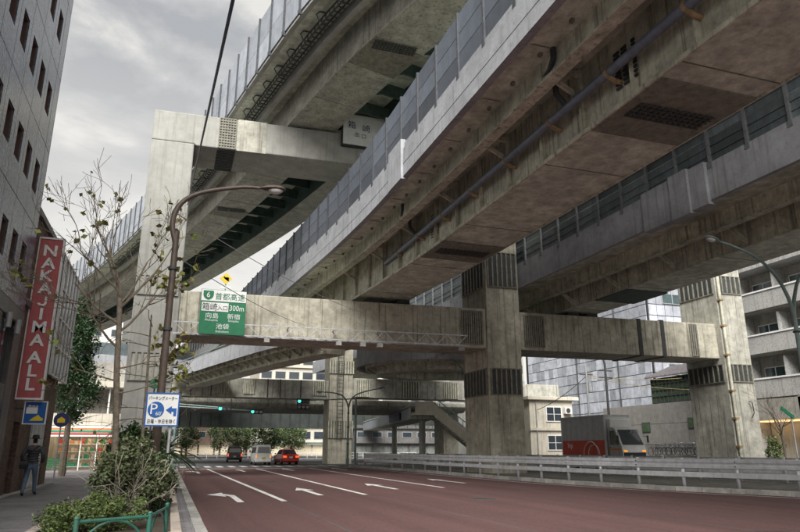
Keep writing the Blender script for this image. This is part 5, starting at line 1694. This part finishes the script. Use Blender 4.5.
for y in (43.6, 45.4, 48.2):
    MB().box(kx0 - .03, kx0 - .002, y - .06, y + .06, .96, 1.02).build('marker_lamp', 'orange_stripe', TK)
MB().box(kx0 + .02, kx0 + .06, 43.4, 46.4, .45, .95).build('side_guard', 'galvanised', TK)

# ================================================================ right-hand side
mat('tile_blue', (0.42, 0.44, 0.49), 0.5, var=0.3, scale=1.5, rnd=0.32, spec=0.4, streak=0.3, grime_glint_col=(0.2, 0.21, 0.24))
mat('cable_ochre', (0.30, 0.24, 0.11), 0.6)
mat('block_grey', (0.25, 0.24, 0.225), 0.85, var=0.22, scale=3, bump=0.2, bscale=30, streak=0.3, grime_glint=0.25, grime_glint_col=(0.12, 0.11, 0.1), rnd=0.06)
mat('house_cream', (0.58, 0.54, 0.45), 0.8, var=0.15, scale=2, streak=0.4, grime_glint=0.2, grime_glint_col=(0.22, 0.2, 0.16))
mat('roof_tin', (0.20, 0.185, 0.19), 0.5, metal=0.3, var=0.3, scale=3)
mat('mesh_green', (0.06, 0.10, 0.055), 0.5, var=0.5, scale=2.5)
mat('tile_balcony', (0.46, 0.455, 0.44), 0.6, var=0.45, scale=11, streak=0.4, grime_glint=0.3, grime_glint_col=(0.12, 0.115, 0.11))
mat('flat_wall', (0.35, 0.335, 0.30), 0.85, var=0.2, scale=2, streak=0.35, grime_glint=0.3)
mat('curtain', (0.16, 0.17, 0.16), 0.7, var=0.5, scale=1.6)
mat('warm_light', (0.8, 0.6, 0.35), 0.5, emit=(1.0, 0.62, 0.28), estr=0.3)
# --- blue tiled building: large panels
BT = thing('tiled_building', 'tall building clad in pale blue panels behind the right beam', 'building', (50, 58, 0.12))
MB().box(44.62, 62, 53.2, 78, 0.12, 26).build('wall', 'joint_dark', BT)
pw, ph = 1.0, 1.15
pmA = MB().box(-0.1, 0, -pw / 2 + .035, pw / 2 - .035, -ph / 2 + .035, ph / 2 - .035).mesh('cladding_panel', 'tile_blue')
rest = MB()
for i in range(24):
    for k in range(17):
        y, z = 53.8 + i * pw, 3.6 + k * ph
        if k < 10: piece('cladding_panel', pmA, BT, (44.6, y, z))
        else: rest.box(44.5, 44.6, y - pw / 2 + .035, y + pw / 2 - .035, z - ph / 2 + .035, z + ph / 2 - .035)
pmB = MB().box(-pw / 2 + .035, pw / 2 - .035, 0, 0.1, -ph / 2 + .035, ph / 2 - .035).mesh('cladding_panel', 'tile_blue')
for i in range(7):
    for k in range(17):
        if 3 <= k < 11: piece('cladding_panel', pmB, BT, (45.2 + i * pw, 53.08, 3.6 + k * ph))
        else: rest.box(45.2 + i * pw - pw / 2 + .035, 45.2 + i * pw + pw / 2 - .035, 53.08, 53.18, 3.6 + k * ph - ph / 2 + .035, 3.6 + k * ph + ph / 2 - .035)
tag(rest.build('upper_cladding', 'tile_blue', BT), kind='stuff')
for z in (8.6, 12.2, 15.8):
    w = MB().box(46.4, 51.6, 53.0, 53.06, z, z + 1.1).build('window', 'galvanised', BT)
    for i in range(4):
        MB().box(46.48 + i * 1.29, 47.66 + i * 1.29, 52.98, 52.999, z + .08, z + 1.02).build('pane', 'glass_teal', w)
for y in (58.4, 66.0):
    MB().tube([(44.44, y, 0.2), (44.44, y, 24)], .08, 8).build('down_pipe', 'dark_steel', BT)
# --- low block-walled building with green mesh strip and tin roof
BW = thing('block_building', 'low grey block-walled building with green mesh strip behind the bicycles', 'building', (44, 48, 0.12))
MB().box(41.6, 44.5, 43.0, 57.5, 0.12, 5.45).build('wall', 'joint_dark', BW)
bx_, by_ = 2.9, 1.78
pmW = MB().box(-0.12, 0, -bx_ / 2 + .015, bx_ / 2 - .015, -by_ / 2 + .015, by_ / 2 - .015).mesh('wall_block', 'block_grey')
for i in range(5):
    for k in range(3):
        piece('wall_block', pmW, BW, (41.6, 44.45 + i * bx_, 1.01 + k * by_))
for y, z in ((51.2, 3.4), (45.3, 3.6)):
    w = MB().box(41.43, 41.478, y - .55, y + .55, z - .45, z + .45).build('window', 'dark_steel', BW)
    MB().box(41.41, 41.429, y - .48, y + .48, z - .38, z + .38).build('pane', 'mesh_green', w)
MB().box(41.7, 44.4, 43.0, 50.2, 5.45, 7.7).build('mesh_strip', 'mesh_green', BW)
fm = MB()
for i in range(15):
    fm.box(41.6, 41.69, 43.0 + i * .51, 43.06 + i * .51, 5.46, 7.7)
for z in (5.5, 6.05, 6.6, 7.15, 7.62):
    fm.box(41.61, 41.68, 43.0, 50.2, z, z + .06)
fm.build('mesh_frame', 'dark_steel', BW)
rf = MB().prism([(41.3, 7.72), (41.3, 7.84), (44.6, 9.1), (44.6, 8.98)], 42.6, 50.6, 'y').build('roof', 'roof_tin', BW)
rr_ = MB()
for i in range(16):
    y = 42.7 + i * .52
    rr_.bar((41.3, y, 7.87), (44.6, y, 9.13), .05)
rr_.build('roof_rib', 'roof_tin', rf)
# --- small cream house
HS = thing('small_house', 'small two-storey cream house with flat roof left of the truck', 'house', (36, 60, 0.12))
MB().box(33.4, 38.3, 58.2, 63, 0.12, 6.2).build('wall', 'house_cream', HS)
MB().box(33.1, 38.9, 57.8, 63.2, 6.2, 6.55).build('roof', 'house_cream', HS, bevel=.04)
MB().box(33.3, 38.5, 58.0, 58.2, 3.25, 3.5).build('ledge', 'house_cream', HS)
for z in (1.35, 4.1):
    w = MB().box(35.2, 37.0, 58.1, 58.19, z, z + 1.5).build('window', 'white_paint', HS)
    for i in range(2):
        for k in range(2):
            MB().box(35.3 + i * .84, 36.06 + i * .84, 58.08, 58.099, z + .1 + k * .68, z + .72 + k * .68).build('pane', 'glass_dark', w)
ac = MB().box(37.2, 38.0, 57.75, 58.1, 4.9, 5.5).build('air_conditioner', 'white_paint', HS)
MB().lathe([(.24, 57.72), (.24, 57.749)], (37.55, 0, 5.2), 'y', 18).build('fan_grille', 'dark_steel', ac)
MB().tube([(34.1, 58.1, .2), (34.1, 58.1, 6.1)], .05, 8).build('down_pipe', 'sign_back', HS)
# --- building with a green stripe behind
GBd = thing('striped_building', 'pale building with a green stripe between the middle column and panels', 'building', (42, 78, 0.12))
MB().box(38.5, 44.2, 78, 90, 0.12, 17).build('wall', 'concrete_pale', GBd)
MB().box(38.5, 44.2, 77.9, 77.99, 9.7, 10.2).build('green_stripe', 'teal_paint', GBd)
for z in (11.2, 13.4):
    for i in range(4):
        MB().box(38.9 + i * 1.35, 39.95 + i * 1.35, 77.93, 77.99, z, z + 1.1).build('window', 'glass_dark', GBd)
bbm = MB()
for i in range(9):
    bbm.bar((38.6 + i * .68, 77.5, 14.9), (38.6 + i * .68, 77.5, 17.0), .06)
for k in range(4):
    bbm.bar((38.6, 77.5, 14.9 + k * .68), (44.0, 77.5, 14.9 + k * .68), .06)
bbm.build('lattice_screen', 'dark_steel', GBd)
# --- apartment block
AP = thing('apartment_building', 'grey apartment block with tiled balcony walls at the right edge', 'building', (48, 36, 0.12))
MB().box(43.6, 58, 8, 40.6, 0.12, 15.6).build('wall', 'flat_wall', AP)
for z in (5.2, 8.5, 11.8):
    b = MB().box(42.0, 42.22, 8, 40.5, z, z + 1.35).build('balcony', 'tile_balcony', AP)
    MB().box(41.93, 42.3, 8, 40.55, z + 1.35, z + 1.47).build('coping', 'white_paint', b)
    MB().box(42.22, 43.6, 8, 40.5, z - .05, z + .12).build('floor_slab', 'flat_wall', b)
    for i in range(8):
        y = 39.6 - i * 3.4
        w = MB().box(43.52, 43.59, y - 2.3, y - .3, z + .3, z + 2.4).build('window', 'white_paint', AP)
        for k in range(2):
            MB().box(43.49, 43.519, y - 2.22 + k * .98, y - 1.36 + k * .98, z + .38, z + 2.32).build('pane', 'glass_teal', w)
        MB().box(42.3, 43.55, y + .1, y + .22, z + .12, z + 2.95).build('divider', 'tile_balcony', AP)
    MB().tube([(42.5, 40.2, z), (42.5, 40.2, z + 3.2)], .06, 8).build('down_pipe', 'sign_back', AP)
MB().box(41.8, 58.2, 7.8, 40.8, 15.0, 15.9).build('cornice', 'tile_balcony', AP)
MB().box(41.7, 58.2, 7.7, 40.9, 15.9, 16.05).build('coping', 'white_paint', AP)
for y0, y1 in ((39.6, 40.6), (35.0, 35.5), (30.5, 31)):
    MB().box(42.0, 43.59, y0, y1, 0.12, 5.15).build('pier', 'tile_balcony', AP)
MB().box(42.0, 43.59, 8, 40.6, 3.6, 5.1).build('fascia', 'flat_wall', AP)
MB().box(42.4, 43.2, 35.7, 39.4, 3.45, 3.55).build('ceiling_lamp', 'warm_light', AP)
MB().box(43.55, 43.598, 35.6, 39.5, 0.12, 3.5).build('entrance_wall', 'house_cream', AP)
random.seed(9)
shrub('entrance_shrub', 'small green shrub before the lit apartment entrance', (40.6, 36.8, 0.12), [((40.6, 36.8, 1.5), (.6, .6, .8), 900, 30)], .16, 'leaf_hedge', 8, .7)
# --- bare street tree at right
T4 = thing('bare_tree', 'small bare tree at the right edge before the apartments', 'tree', (34.9, 31, 0.12))
tb, tips = MB(), []
tb.tube([(34.9, 31, 0.1), (34.95, 31, 1.5), (34.9, 31, 2.8)], [.09, .075, .06], 8)
tb.build('trunk', 'bark', T4, smooth=True)
br = MB()
for i in range(8):
    a = random.uniform(0, 6.28)
    limb(br, (34.9, 31, 2.2 + i * .1), (math.cos(a), math.sin(a) * .6, 1.1), 1.15, .035, 3, tips, bend=.25)
br.build('branches', 'bark', T4)
gsn = thing('street_sign', 'small tilted green sign in front of the apartment balconies', 'sign', (34.6, 30, 0.12))
MB().tube([(34.75, 30, .12), (34.75, 30, 3.6)], .04, 8).build('post', 'galvanised', gsn)
MB().prism([(33.9, 3.75), (34.8, 3.2), (34.9, 3.38), (34.0, 3.93)], 29.9, 29.95, 'y').build('panel', 'sign_green', gsn)
# --- utility pole with cables
UP = thing('utility_pole', 'slim dark utility pole behind the truck with cables attached', 'pole', (36.2, 49.4, 0.12))
MB().tube([(36.2, 49.4, .12), (36.2, 49.4, 8.8), (36.0, 49.4, 9.6), (35.4, 49.4, 10.2)], [.13, .10, .08, .06], 10).build('pole', 'dark_steel', UP, smooth=True)
MB().bar((35.5, 49.4, 8.2), (36.9, 49.4, 8.2), .09).bar((35.5, 49.4, 7.6), (36.9, 49.4, 7.6), .09).build('crossarm', 'dark_steel', UP)
UP2 = thing('utility_pole', 'pale utility pole left of the dark one before blue panels', 'pole', (36.4, 52.6, 0.12))
MB().tube([(36.4, 52.6, .12), (36.4, 52.6, 9.0)], [.13, .09], 10).build('pole', 'sign_back', UP2, smooth=True)
MB().bar((35.7, 52.6, 8.2), (37.1, 52.6, 8.2), .09).build('crossarm', 'dark_steel', UP2)
MB().tube([(36.75, 52.6, 6.6), (36.75, 52.6, 7.5)], .22, 12).build('transformer', 'sign_back', UP2)
wire('ochre cable sagging from the pale utility pole to the tin roof', (36.4, 52.5, 8.1), (41.5, 46, 7.4), .03, .25, 'cable_ochre')
wire('second ochre cable crossing below the first', (36.4, 52.5, 8.0), (41.4, 43.5, 6.2), .025, .3, 'cable_ochre')
wire('dark cable from the pale pole down to the cream house', (36.3, 52.6, 8.0), (34.2, 58.1, 5.2), .03, .3)
# --- bicycles
mat('bike_frame', (0.12, 0.125, 0.14), 0.4, metal=0.4, rnd=0.5)
mat('bike_chrome', (0.45, 0.46, 0.47), 0.3, metal=0.8)
def ring_tube(c, r, t, n=20):
    m_ = MB()
    pts = [(c[0], c[1] + r * math.cos(a), c[2] + r * math.sin(a)) for a in [2 * math.pi * k / n for k in range(n + 1)]]
    return m_.tube(pts, t, 5, cap=False)
BK = thing('bicycle', 'x', 'bicycle', (0, 0, 0), 'bicycles parked along the block wall')
for y in (-.52, .52):
    w = ring_tube((0, y, .33), .31, .022).build('wheel', 'tyre', BK)
    sp_ = MB()
    for k in range(6):
        a = math.pi * k / 6
        sp_.bar((0, y - .3 * math.cos(a), .33 - .3 * math.sin(a)), (0, y + .3 * math.cos(a), .33 + .3 * math.sin(a)), .006)
    sp_.build('spokes', 'bike_chrome', w)
fr_ = MB()
for a, b in (((0, -.52, .33), (0, -.08, .3)), ((0, -.08, .3), (0, -.2, .78)), ((0, -.52, .33), (0, -.17, .68)), ((0, -.08, .3), (0, .36, .72)), ((0, -.16, .5), (0, .36, .8)), ((0, .52, .33), (0, .34, .95))):
    fr_.tube([a, b], .018, 6)
fr_.build('frame', 'bike_frame', BK)
MB().tube([(-.26, .2, .98), (-.2, .32, 1.0), (0, .35, .96), (.2, .32, 1.0), (.26, .2, .98)], .014, 6).build('handlebar', 'bike_chrome', BK)
MB().prism([(-.07, -.34), (.07, -.34), (.03, -.08), (-.03, -.08)], .78, .84).build('saddle', 'plastic_black', BK)
bas = MB()
for z in (.72, .80, .88, .96):
    for a, b in (((-.16, .42), (.16, .42)), ((.16, .42), (.18, .7)), ((.18, .7), (-.18, .7)), ((-.18, .7), (-.16, .42))):
        bas.bar((*a, z), (*b, z), .012)
for x, y in ((-.16, .42), (.16, .42), (.18, .7), (-.18, .7), (0, .7), (0, .42)):
    bas.bar((x, y, .72), (x, y, .96), .012)
bas.build('basket', 'bike_chrome', BK)
tag(MB().box(38.4, 41.45, 38.9, 50.6, 0.1, 0.98).build('terrace', 'block_grey'), kind='structure')
ords = ['nearest the right column', 'second from the right column', 'third from the right column', 'fourth from the right column', 'fifth from the right column',
        'sixth from the right column', 'seventh from the right column', 'eighth from the right column', 'ninth from the right column', 'tenth from the right column',
        'eleventh from the right column', 'twelfth from the right column', 'fourth from the truck cab', 'third from the truck cab', 'second from the truck cab', 'nearest the truck cab']
for i in range(16):
    o = BK if i == 0 else copy_tree(BK)
    o.location = (39.6 + random.uniform(-.2, .2), 39.7 + i * .56, 0.98)
    o.rotation_euler = (R(random.uniform(-4, 4)), 0, R(90 + random.uniform(-14, 14)))
    o['label'] = 'parked bicycle by the block wall, ' + ords[i]
# --- traffic cones by the house
mat('cone_red', (0.6, 0.07, 0.04), 0.6)
CN = thing('traffic_cone', 'x', 'cone', (0, 0, 0), 'red cones before the cream house')
MB().lathe([(.16, .03), (.13, .05), (.03, .7), (.0301, .71)], (0, 0, 0), 'z', 14).build('cone', 'cone_red', CN, smooth=True)
MB().box(-.19, .19, -.19, .19, 0, .03).build('base', 'cone_red', CN)
for i, nm in enumerate(('leftmost of the five', 'second from the left', 'middle of the five', 'second from the right', 'rightmost of the five')):
    o = CN if i == 0 else copy_tree(CN)
    o.location = (34.7 + i * .55, 57.2 - .12 * i, .12)
    o['label'] = 'red traffic cone before the cream house, ' + nm

# ================================================================ convenience store and corner block at left
mat('shop_light', (0.42, 0.38, 0.3), 0.5, emit=(1.0, 0.80, 0.52), estr=0.05)
mat('store_lamp', (0.9, 0.85, 0.75), 0.5, emit=(1.0, 0.80, 0.52), estr=2.2)
mat('goods', (0.5, 0.4, 0.3), 0.6, var=0.2, scale=3)
mat('goods_red', (0.5, 0.06, 0.04), 0.6)
mat('band_orange', (0.65, 0.24, 0.09), 0.5)
mat('band_green', (0.04, 0.26, 0.14), 0.5)
def glass_pane_mat():
    m_ = bpy.data.materials.new('clear_glass')
    m_.use_nodes = True
    n, l = m_.node_tree.nodes, m_.node_tree.links
    n.clear()
    o = n.new('ShaderNodeOutputMaterial')
    mx = n.new('ShaderNodeMixShader')
    mx.inputs[0].default_value = 0.1
    tr_ = n.new('ShaderNodeBsdfTransparent')
    gl_ = n.new('ShaderNodeBsdfGlossy')
    gl_.inputs['Roughness'].default_value = .05
    l.new(tr_.outputs[0], mx.inputs[1])
    l.new(gl_.outputs[0], mx.inputs[2])
    l.new(mx.outputs[0], o.inputs[0])
    MATS['clear_glass'] = m_
glass_pane_mat()
ST = thing('convenience_store', 'brightly lit corner store with striped fascia left of the pale column', 'store', (-6, 52, 0.12))
MB().box(-14, -2.4, 56.4, 57.3, .12, 7.5).box(-14, -7.6, 50.2, 56.4, .12, 7.5).box(-2.6, -2.4, 50.2, 56.4, .12, 2.6).build('wall', 'flat_wall', ST)
MB().box(-7.6, -2.6, 50.2, 56.4, 2.62, 3.0).build('ceiling', 'white_paint', ST)
for i in range(3):
    MB().box(-7.2, -3.0, 51.2 + i * 1.7, 51.5 + i * 1.7, 2.56, 2.61).build('ceiling_lamp', 'store_lamp', ST)
fs_ = MB().box(-7.9, -2.2, 49.7, 50.2, 2.3, 3.0).build('fascia', 'white_paint', ST)
for z0, z1, m_ in ((2.74, 2.86, 'band_orange'), (2.58, 2.70, 'band_green'), (2.42, 2.54, 'goods_red')):
    MB().box(-7.9, -2.2, 49.68, 49.697, z0, z1).build('stripe', m_, fs_)
for i in range(5):
    MB().box(-7.55 + i * 1.0, -6.6 + i * 1.0, 50.1, 50.12, .2, 2.3).build('shop_window', 'clear_glass', ST)
    MB().box(-7.62 + i * 1.0, -7.56 + i * 1.0, 50.06, 50.16, .12, 2.3).build('mullion', 'white_paint', ST)
random.seed(3)
palette = ('goods', 'goods_red', 'house_cream', 'goods', 'band_orange', 'bark_pale', 'band_green')
for r_ in range(4):
    z = .35 + r_ * .5
    MB().box(-7.3, -2.9, 51.4 + .25 * r_, 51.9 + .25 * r_, z - .04, z).build('shelf', 'white_paint', ST)
    gm = [MB() for _ in palette]
    x = -7.25
    while x < -3.0:
        w, h = random.uniform(.1, .28), random.uniform(.16, .36)
        random.choice(gm).box(x, x + w, 51.42 + .25 * r_, 51.7 + .25 * r_, z, z + h)
        x += w + .02
    for g_, m_ in zip(gm, palette):
        if g_.v: tag(g_.build('goods', m_, ST), kind='stuff')
# upper floor: pale balustrade panels with posts before a brown recess
MB().box(-14, -2.4, 51.5, 56.4, 3.02, 7.5).build('upper_wall', 'flat_wall', ST)
bal = MB().box(-.48, .48, -.04, .04, .0, .78).mesh('balustrade_panel', 'house_cream')
for i in range(9):
    piece('balustrade_panel', bal, ST, (-10.8 + i * .98, 50.0, 3.05))
for i in range(5):
    MB().box(-9.9 + i * 1.9, -9.8 + i * 1.9, 50.05, 50.15, 3.02, 5.6).build('post', 'white_paint', ST)
MB().box(-14, -2.2, 49.6, 51.5, 5.6, 6.0).build('eaves', 'house_cream', ST)
bn = thing('green_bench', 'green slatted railing bench before the corner store', 'bench', (-6.2, 44.5, .12))
for k in range(4):
    MB().box(-6.8, -5.5, 44.5, 44.54, .5 + k * .13, .58 + k * .13).build('slat', 'sign_green', bn)
for k in range(3):
    MB().box(-6.8, -5.5, 44.1 + k * .13, 44.2 + k * .13, .42, .46).build('slat', 'sign_green', bn)
for x in (-6.7, -5.6):
    MB().box(x - .03, x + .03, 44.08, 44.56, .12, .42).build('leg', 'dark_steel', bn)

# ================================================================ traffic lights, footbridge, far background
mat('signal_teal', (0.05, 0.5, 0.4), 0.4, emit=(0.1, 1.0, 0.75), estr=0.25)
mat('signal_red', (0.5, 0.05, 0.03), 0.4, emit=(1.0, 0.1, 0.05), estr=2.5)
def signal(label, x, y, z, pole=None, lit=0, stacked=False):
    t = thing('traffic_light', label, 'traffic light', (x, y, z))
    MB().box(x - .55, x + .55, y, y + .25, z - .2, z + .2).build('housing', 'plastic_black', t, bevel=.05)
    for i in range(3):
        MB().lathe([(.14, y - .03), (.14, y - .001)], (x - .36 + i * .36, 0, z), 'y', 16).build('lens', 'signal_teal' if i == lit else 'glass_dark', t)
        MB().tube([(x - .36 + i * .36, y - .22, z + .13), (x - .36 + i * .36, y, z + .14)], .06, 6).build('visor', 'plastic_black', t)
    if stacked:
        MB().box(x - .55, x + .55, y, y + .25, z - .68, z - .26).build('arrow_housing', 'plastic_black', t, bevel=.05)
        for i in range(3):
            MB().lathe([(.14, y - .03), (.14, y - .001)], (x - .36 + i * .36, 0, z - .47), 'y', 16).build('lens', 'glass_dark', t)
    if pole:
        px_, reach = pole
        MB().tube([(px_, y + .3, .12), (px_, y + .3, z + .5)], [.11, .08], 10).build('pole', 'teal_paint', t, smooth=True)
        MB().tube([(px_, y + .3, z + .35), (x + (.5 if reach < 0 else -.5), y + .14, z + .1)], .05, 8).build('arm', 'teal_paint', t, smooth=True)
    else:
        MB().box(x - .05, x + .05, y + .1, y + .15, z + .2, z + 1.7).build('hanger', 'dark_steel', t)
    return t
signal('green traffic light on the left pole above the crosswalk', 4.2, 57.5, 4.75, (0.1, 1))
signal('small green traffic light hanging in the middle distance', 7.2, 60.5, 4.7, (0.4, 1))
signal('green traffic light with a second box below, right of the others', 10.8, 57.5, 5.5, (15.6, -1), 0, True)

FB = thing('footbridge', 'pedestrian footbridge with sloping stair beyond the middle column', 'footbridge', (27, 70, 0))
fbp = [Vector((24.0, 66.4, 0)), Vector((24.6, 69, 0)), Vector((25.6, 74, 0)), Vector((35.5, 136, 0))]
ff = frames_of(fbp)
sweep_part('deck', rect(-.1, 2.6, 4.55, 4.95), ff, 'concrete', FB)
sweep_part('side_panel', rect(-.12, -.05, 4.7, 5.75), ff, 'barrier_pale', FB)
sweep_part('side_panel', rect(2.55, 2.62, 4.7, 5.75), ff, 'barrier_pale', FB)
sweep_part('handrail', rect(-.12, -.04, 5.95, 6.02), ff, 'house_cream', FB)
for x, y in ((25.6, 67.5), (29.3, 88), (34.0, 118)):
    MB().tube([(x, y, -.05), (x, y, 4.6)], .35, 14).build('pillar', 'concrete_pale', FB, smooth=True)
MB().box(23.9, 26.0, 65.0, 66.6, 4.9, 5.2).build('landing', 'concrete', FB)
MB().box(23.9, 26.0, 64.9, 64.99, 4.9, 6.3).build('landing_panel', 'house_cream', FB)
nst = 24
for k in range(nst):
    MB().box(26.0 + k * .28, 26.3 + k * .28, 65.05, 66.6, 4.9 - k * .2, 5.05 - k * .2).build('step', 'concrete', FB)
for y in (64.95, 66.62):
    MB().prism([(26.0, 4.75), (26.0, 6.1), (32.7, 1.3), (32.7, -.05)], y, y + .06, 'y').build('stair_panel', 'house_cream', FB)
    MB().bar((26.0, y, 6.75), (32.7, y, 1.95), .07).build('handrail', 'teal_paint', FB)
for i in range(13):
    x = 26.1 + i * .52
    MB().bar((x, 64.92, 6.0 - (x - 26.0) * .716), (x, 64.92, 6.7 - (x - 26.0) * .716), .05).build('baluster', 'teal_paint', FB)
MB().box(24.95, 25.05, 74, 82, 4.75, 5.6).map(lambda x, y, z: (x + (y - 72) * .16, y, z)).build('name_sign', 'sign_navy', FB)

# far buildings with windows as geometry
def tower(name, label, x0, x1, y0, y1, h, wm, cols, rows, ww, wh, z0=3.0, dz=3.2, gm='glass_dark', base=None, bands=False):
    t = thing(name, label, 'building', ((x0 + x1) / 2, y0, 0))
    MB().box(x0, x1, y0, y1, 0, h).build('wall', wm, t)
    wmsh = MB().box(-ww / 2, ww / 2, -.06, -.01, 0, wh).mesh('window', 'sign_back')
    pmsh = MB().box(-ww / 2 + .1, ww / 2 - .1, -.08, -.062, .1, wh - .1).mesh('pane', gm)
    for r_ in range(rows):
        for c in range(cols):
            x = x0 + (x1 - x0) * (c + .5) / cols
            w = piece('window', wmsh, t, (x, y0, z0 + r_ * dz))
            piece('pane', pmsh, w, (x, y0, z0 + r_ * dz))
        if bands:
            MB().box(x0 - .1, x1 + .1, y0 - .5, y0 - .09, z0 + r_ * dz - .7, z0 + r_ * dz - .2).build('ledge', wm, t)
    MB().box(x0 - .2, x1 + .2, y0 - .2, y1 + .2, h, h + .5).build('cornice', wm, t)
    if base:
        n = max(2, int((x1 - x0) / 3))
        for i in range(n):
            a = x0 + (x1 - x0) * i / n
            MB().box(a + .2, a + (x1 - x0) / n - .2, y0 - .1, y0 - .02, .2, 2.4).build('shop_front', base, t)
        MB().box(x0, x1, y0 - .9, y0 - .05, 2.45, 2.7).build('awning', random.choice(('sign_red', 'teal_paint', 'granite_base', 'flat_wall')), t)
    return t
mat('cream_far', (0.50, 0.47, 0.40), 0.8, var=0.12, scale=1, streak=0.2, grime_glint_col=(0.3, 0.28, 0.24))
mat('white_far', (0.55, 0.55, 0.53), 0.8, var=0.1, scale=1, streak=0.15, grime_glint_col=(0.4, 0.38, 0.35))
tower('office_building', 'cream building with horizontal ledges far behind the second frame', 18, 46, 150, 170, 31, 'cream_far', 9, 8, 2.4, 1.7, 3.6, 3.3, bands=True, base='shop_light')
tower('apartment_building', 'white building with small windows beyond the store at left', -36, -10.5, 138, 160, 31, 'white_far', 9, 9, 1.2, 1.5, 3.4, 3.2)
tower('shop_building', 'low brownish shop building straight down the street', 3, 17.5, 165, 180, 17, 'brick_brown', 5, 4, 1.6, 1.5, 4.0, 3.2, base='shop_light')
tower('shop_building', 'narrow grey shop building beside the far trees at left', -9, 2.6, 150, 165, 21, 'flat_wall', 4, 5, 1.5, 1.6, 4.0, 3.3, base='shop_light')
tower('office_building', 'grey office block behind the footbridge stair', 47, 74, 132, 150, 27, 'flat_wall', 9, 7, 1.9, 1.6, 3.8, 3.3, base='shop_light')
tower('shop_building', 'dark shop row behind the footbridge pillars', 30, 46.5, 112, 122, 5.0, 'granite_base', 6, 1, 1.8, 1.0, 3.4, 3.2, base='curtain')
tower('apartment_building', 'tall pale block far left above the side ramp', -62, -38, 128, 150, 24, 'cream_far', 8, 7, 1.4, 1.5, 3.4, 3.2)
# far street trees
def tree(label, x, y, h, rx, group='far street trees', m_='leaf_far'):
    t = thing('street_tree', label, 'tree', (x, y, .05), group)
    MB().tube([(x, y, 0), (x, y, h * .4), (x + .1, y, h * .8)], [.2, .15, .05], 8).build('trunk', 'bark', t)
    br, tips = MB(), []
    for i in range(7):
        a = random.uniform(0, 6.28)
        limb(br, (x, y, h * (.3 + .07 * i)), (math.cos(a), math.sin(a), .7), rx * .8, .06, 1, tips)
    br.build('branches', 'bark', t)
    rx *= 1.3
    sp = cloud((x, y, h * .60), (rx, rx, h * .40), 2200, 60)
    tag(leaves('crown', sp, .36, m_, t), kind='stuff')
random.seed(14)
for lab, x, y, h, rx in (('far street tree between the wagon and van', 12, 128, 6.4, 2.2), ('far street tree between van and taxi', 17, 126, 6.0, 2.2), ('far street tree right of the taxi', 22.5, 130, 6.6, 2.1), ('far street tree behind the dark wagon', 9.5, 136, 7.4, 2.0), ('far street tree above the white van', 14.5, 140, 7.8, 2.1), ('far street tree above the red taxi', 19.5, 138, 7.2, 2.0),
                         ('far street tree just left of the second column', 25, 142, 8.0, 2.2), ('far street tree nearest the left pavement corner', 3.2, 132, 6.6, 1.8), ('far street tree right of the second column', 33, 131, 6.0, 1.8)):
    tree(lab, x, y, h, rx)
tree('tree in front of the white building beyond the store', -9.0, 66, 7.5, 1.9, None, 'leaf_dark')
# bollard rail and shrubs at the far left corner
CF = thing('corner_fence', 'low pale railing along the far corner of the crossing', 'fence', (24, 104.4, .12))
for i in range(24):
    MB().tube([(4 + i * 1.5, 104.4, .12), (4 + i * 1.5, 104.4, .95)], .04, 6).build('post', 'white_paint', CF)
for z in (.5, .9):
    MB().tube([(4, 104.4, z), (38.5, 104.4, z)], .03, 6).build('rail', 'white_paint', CF)
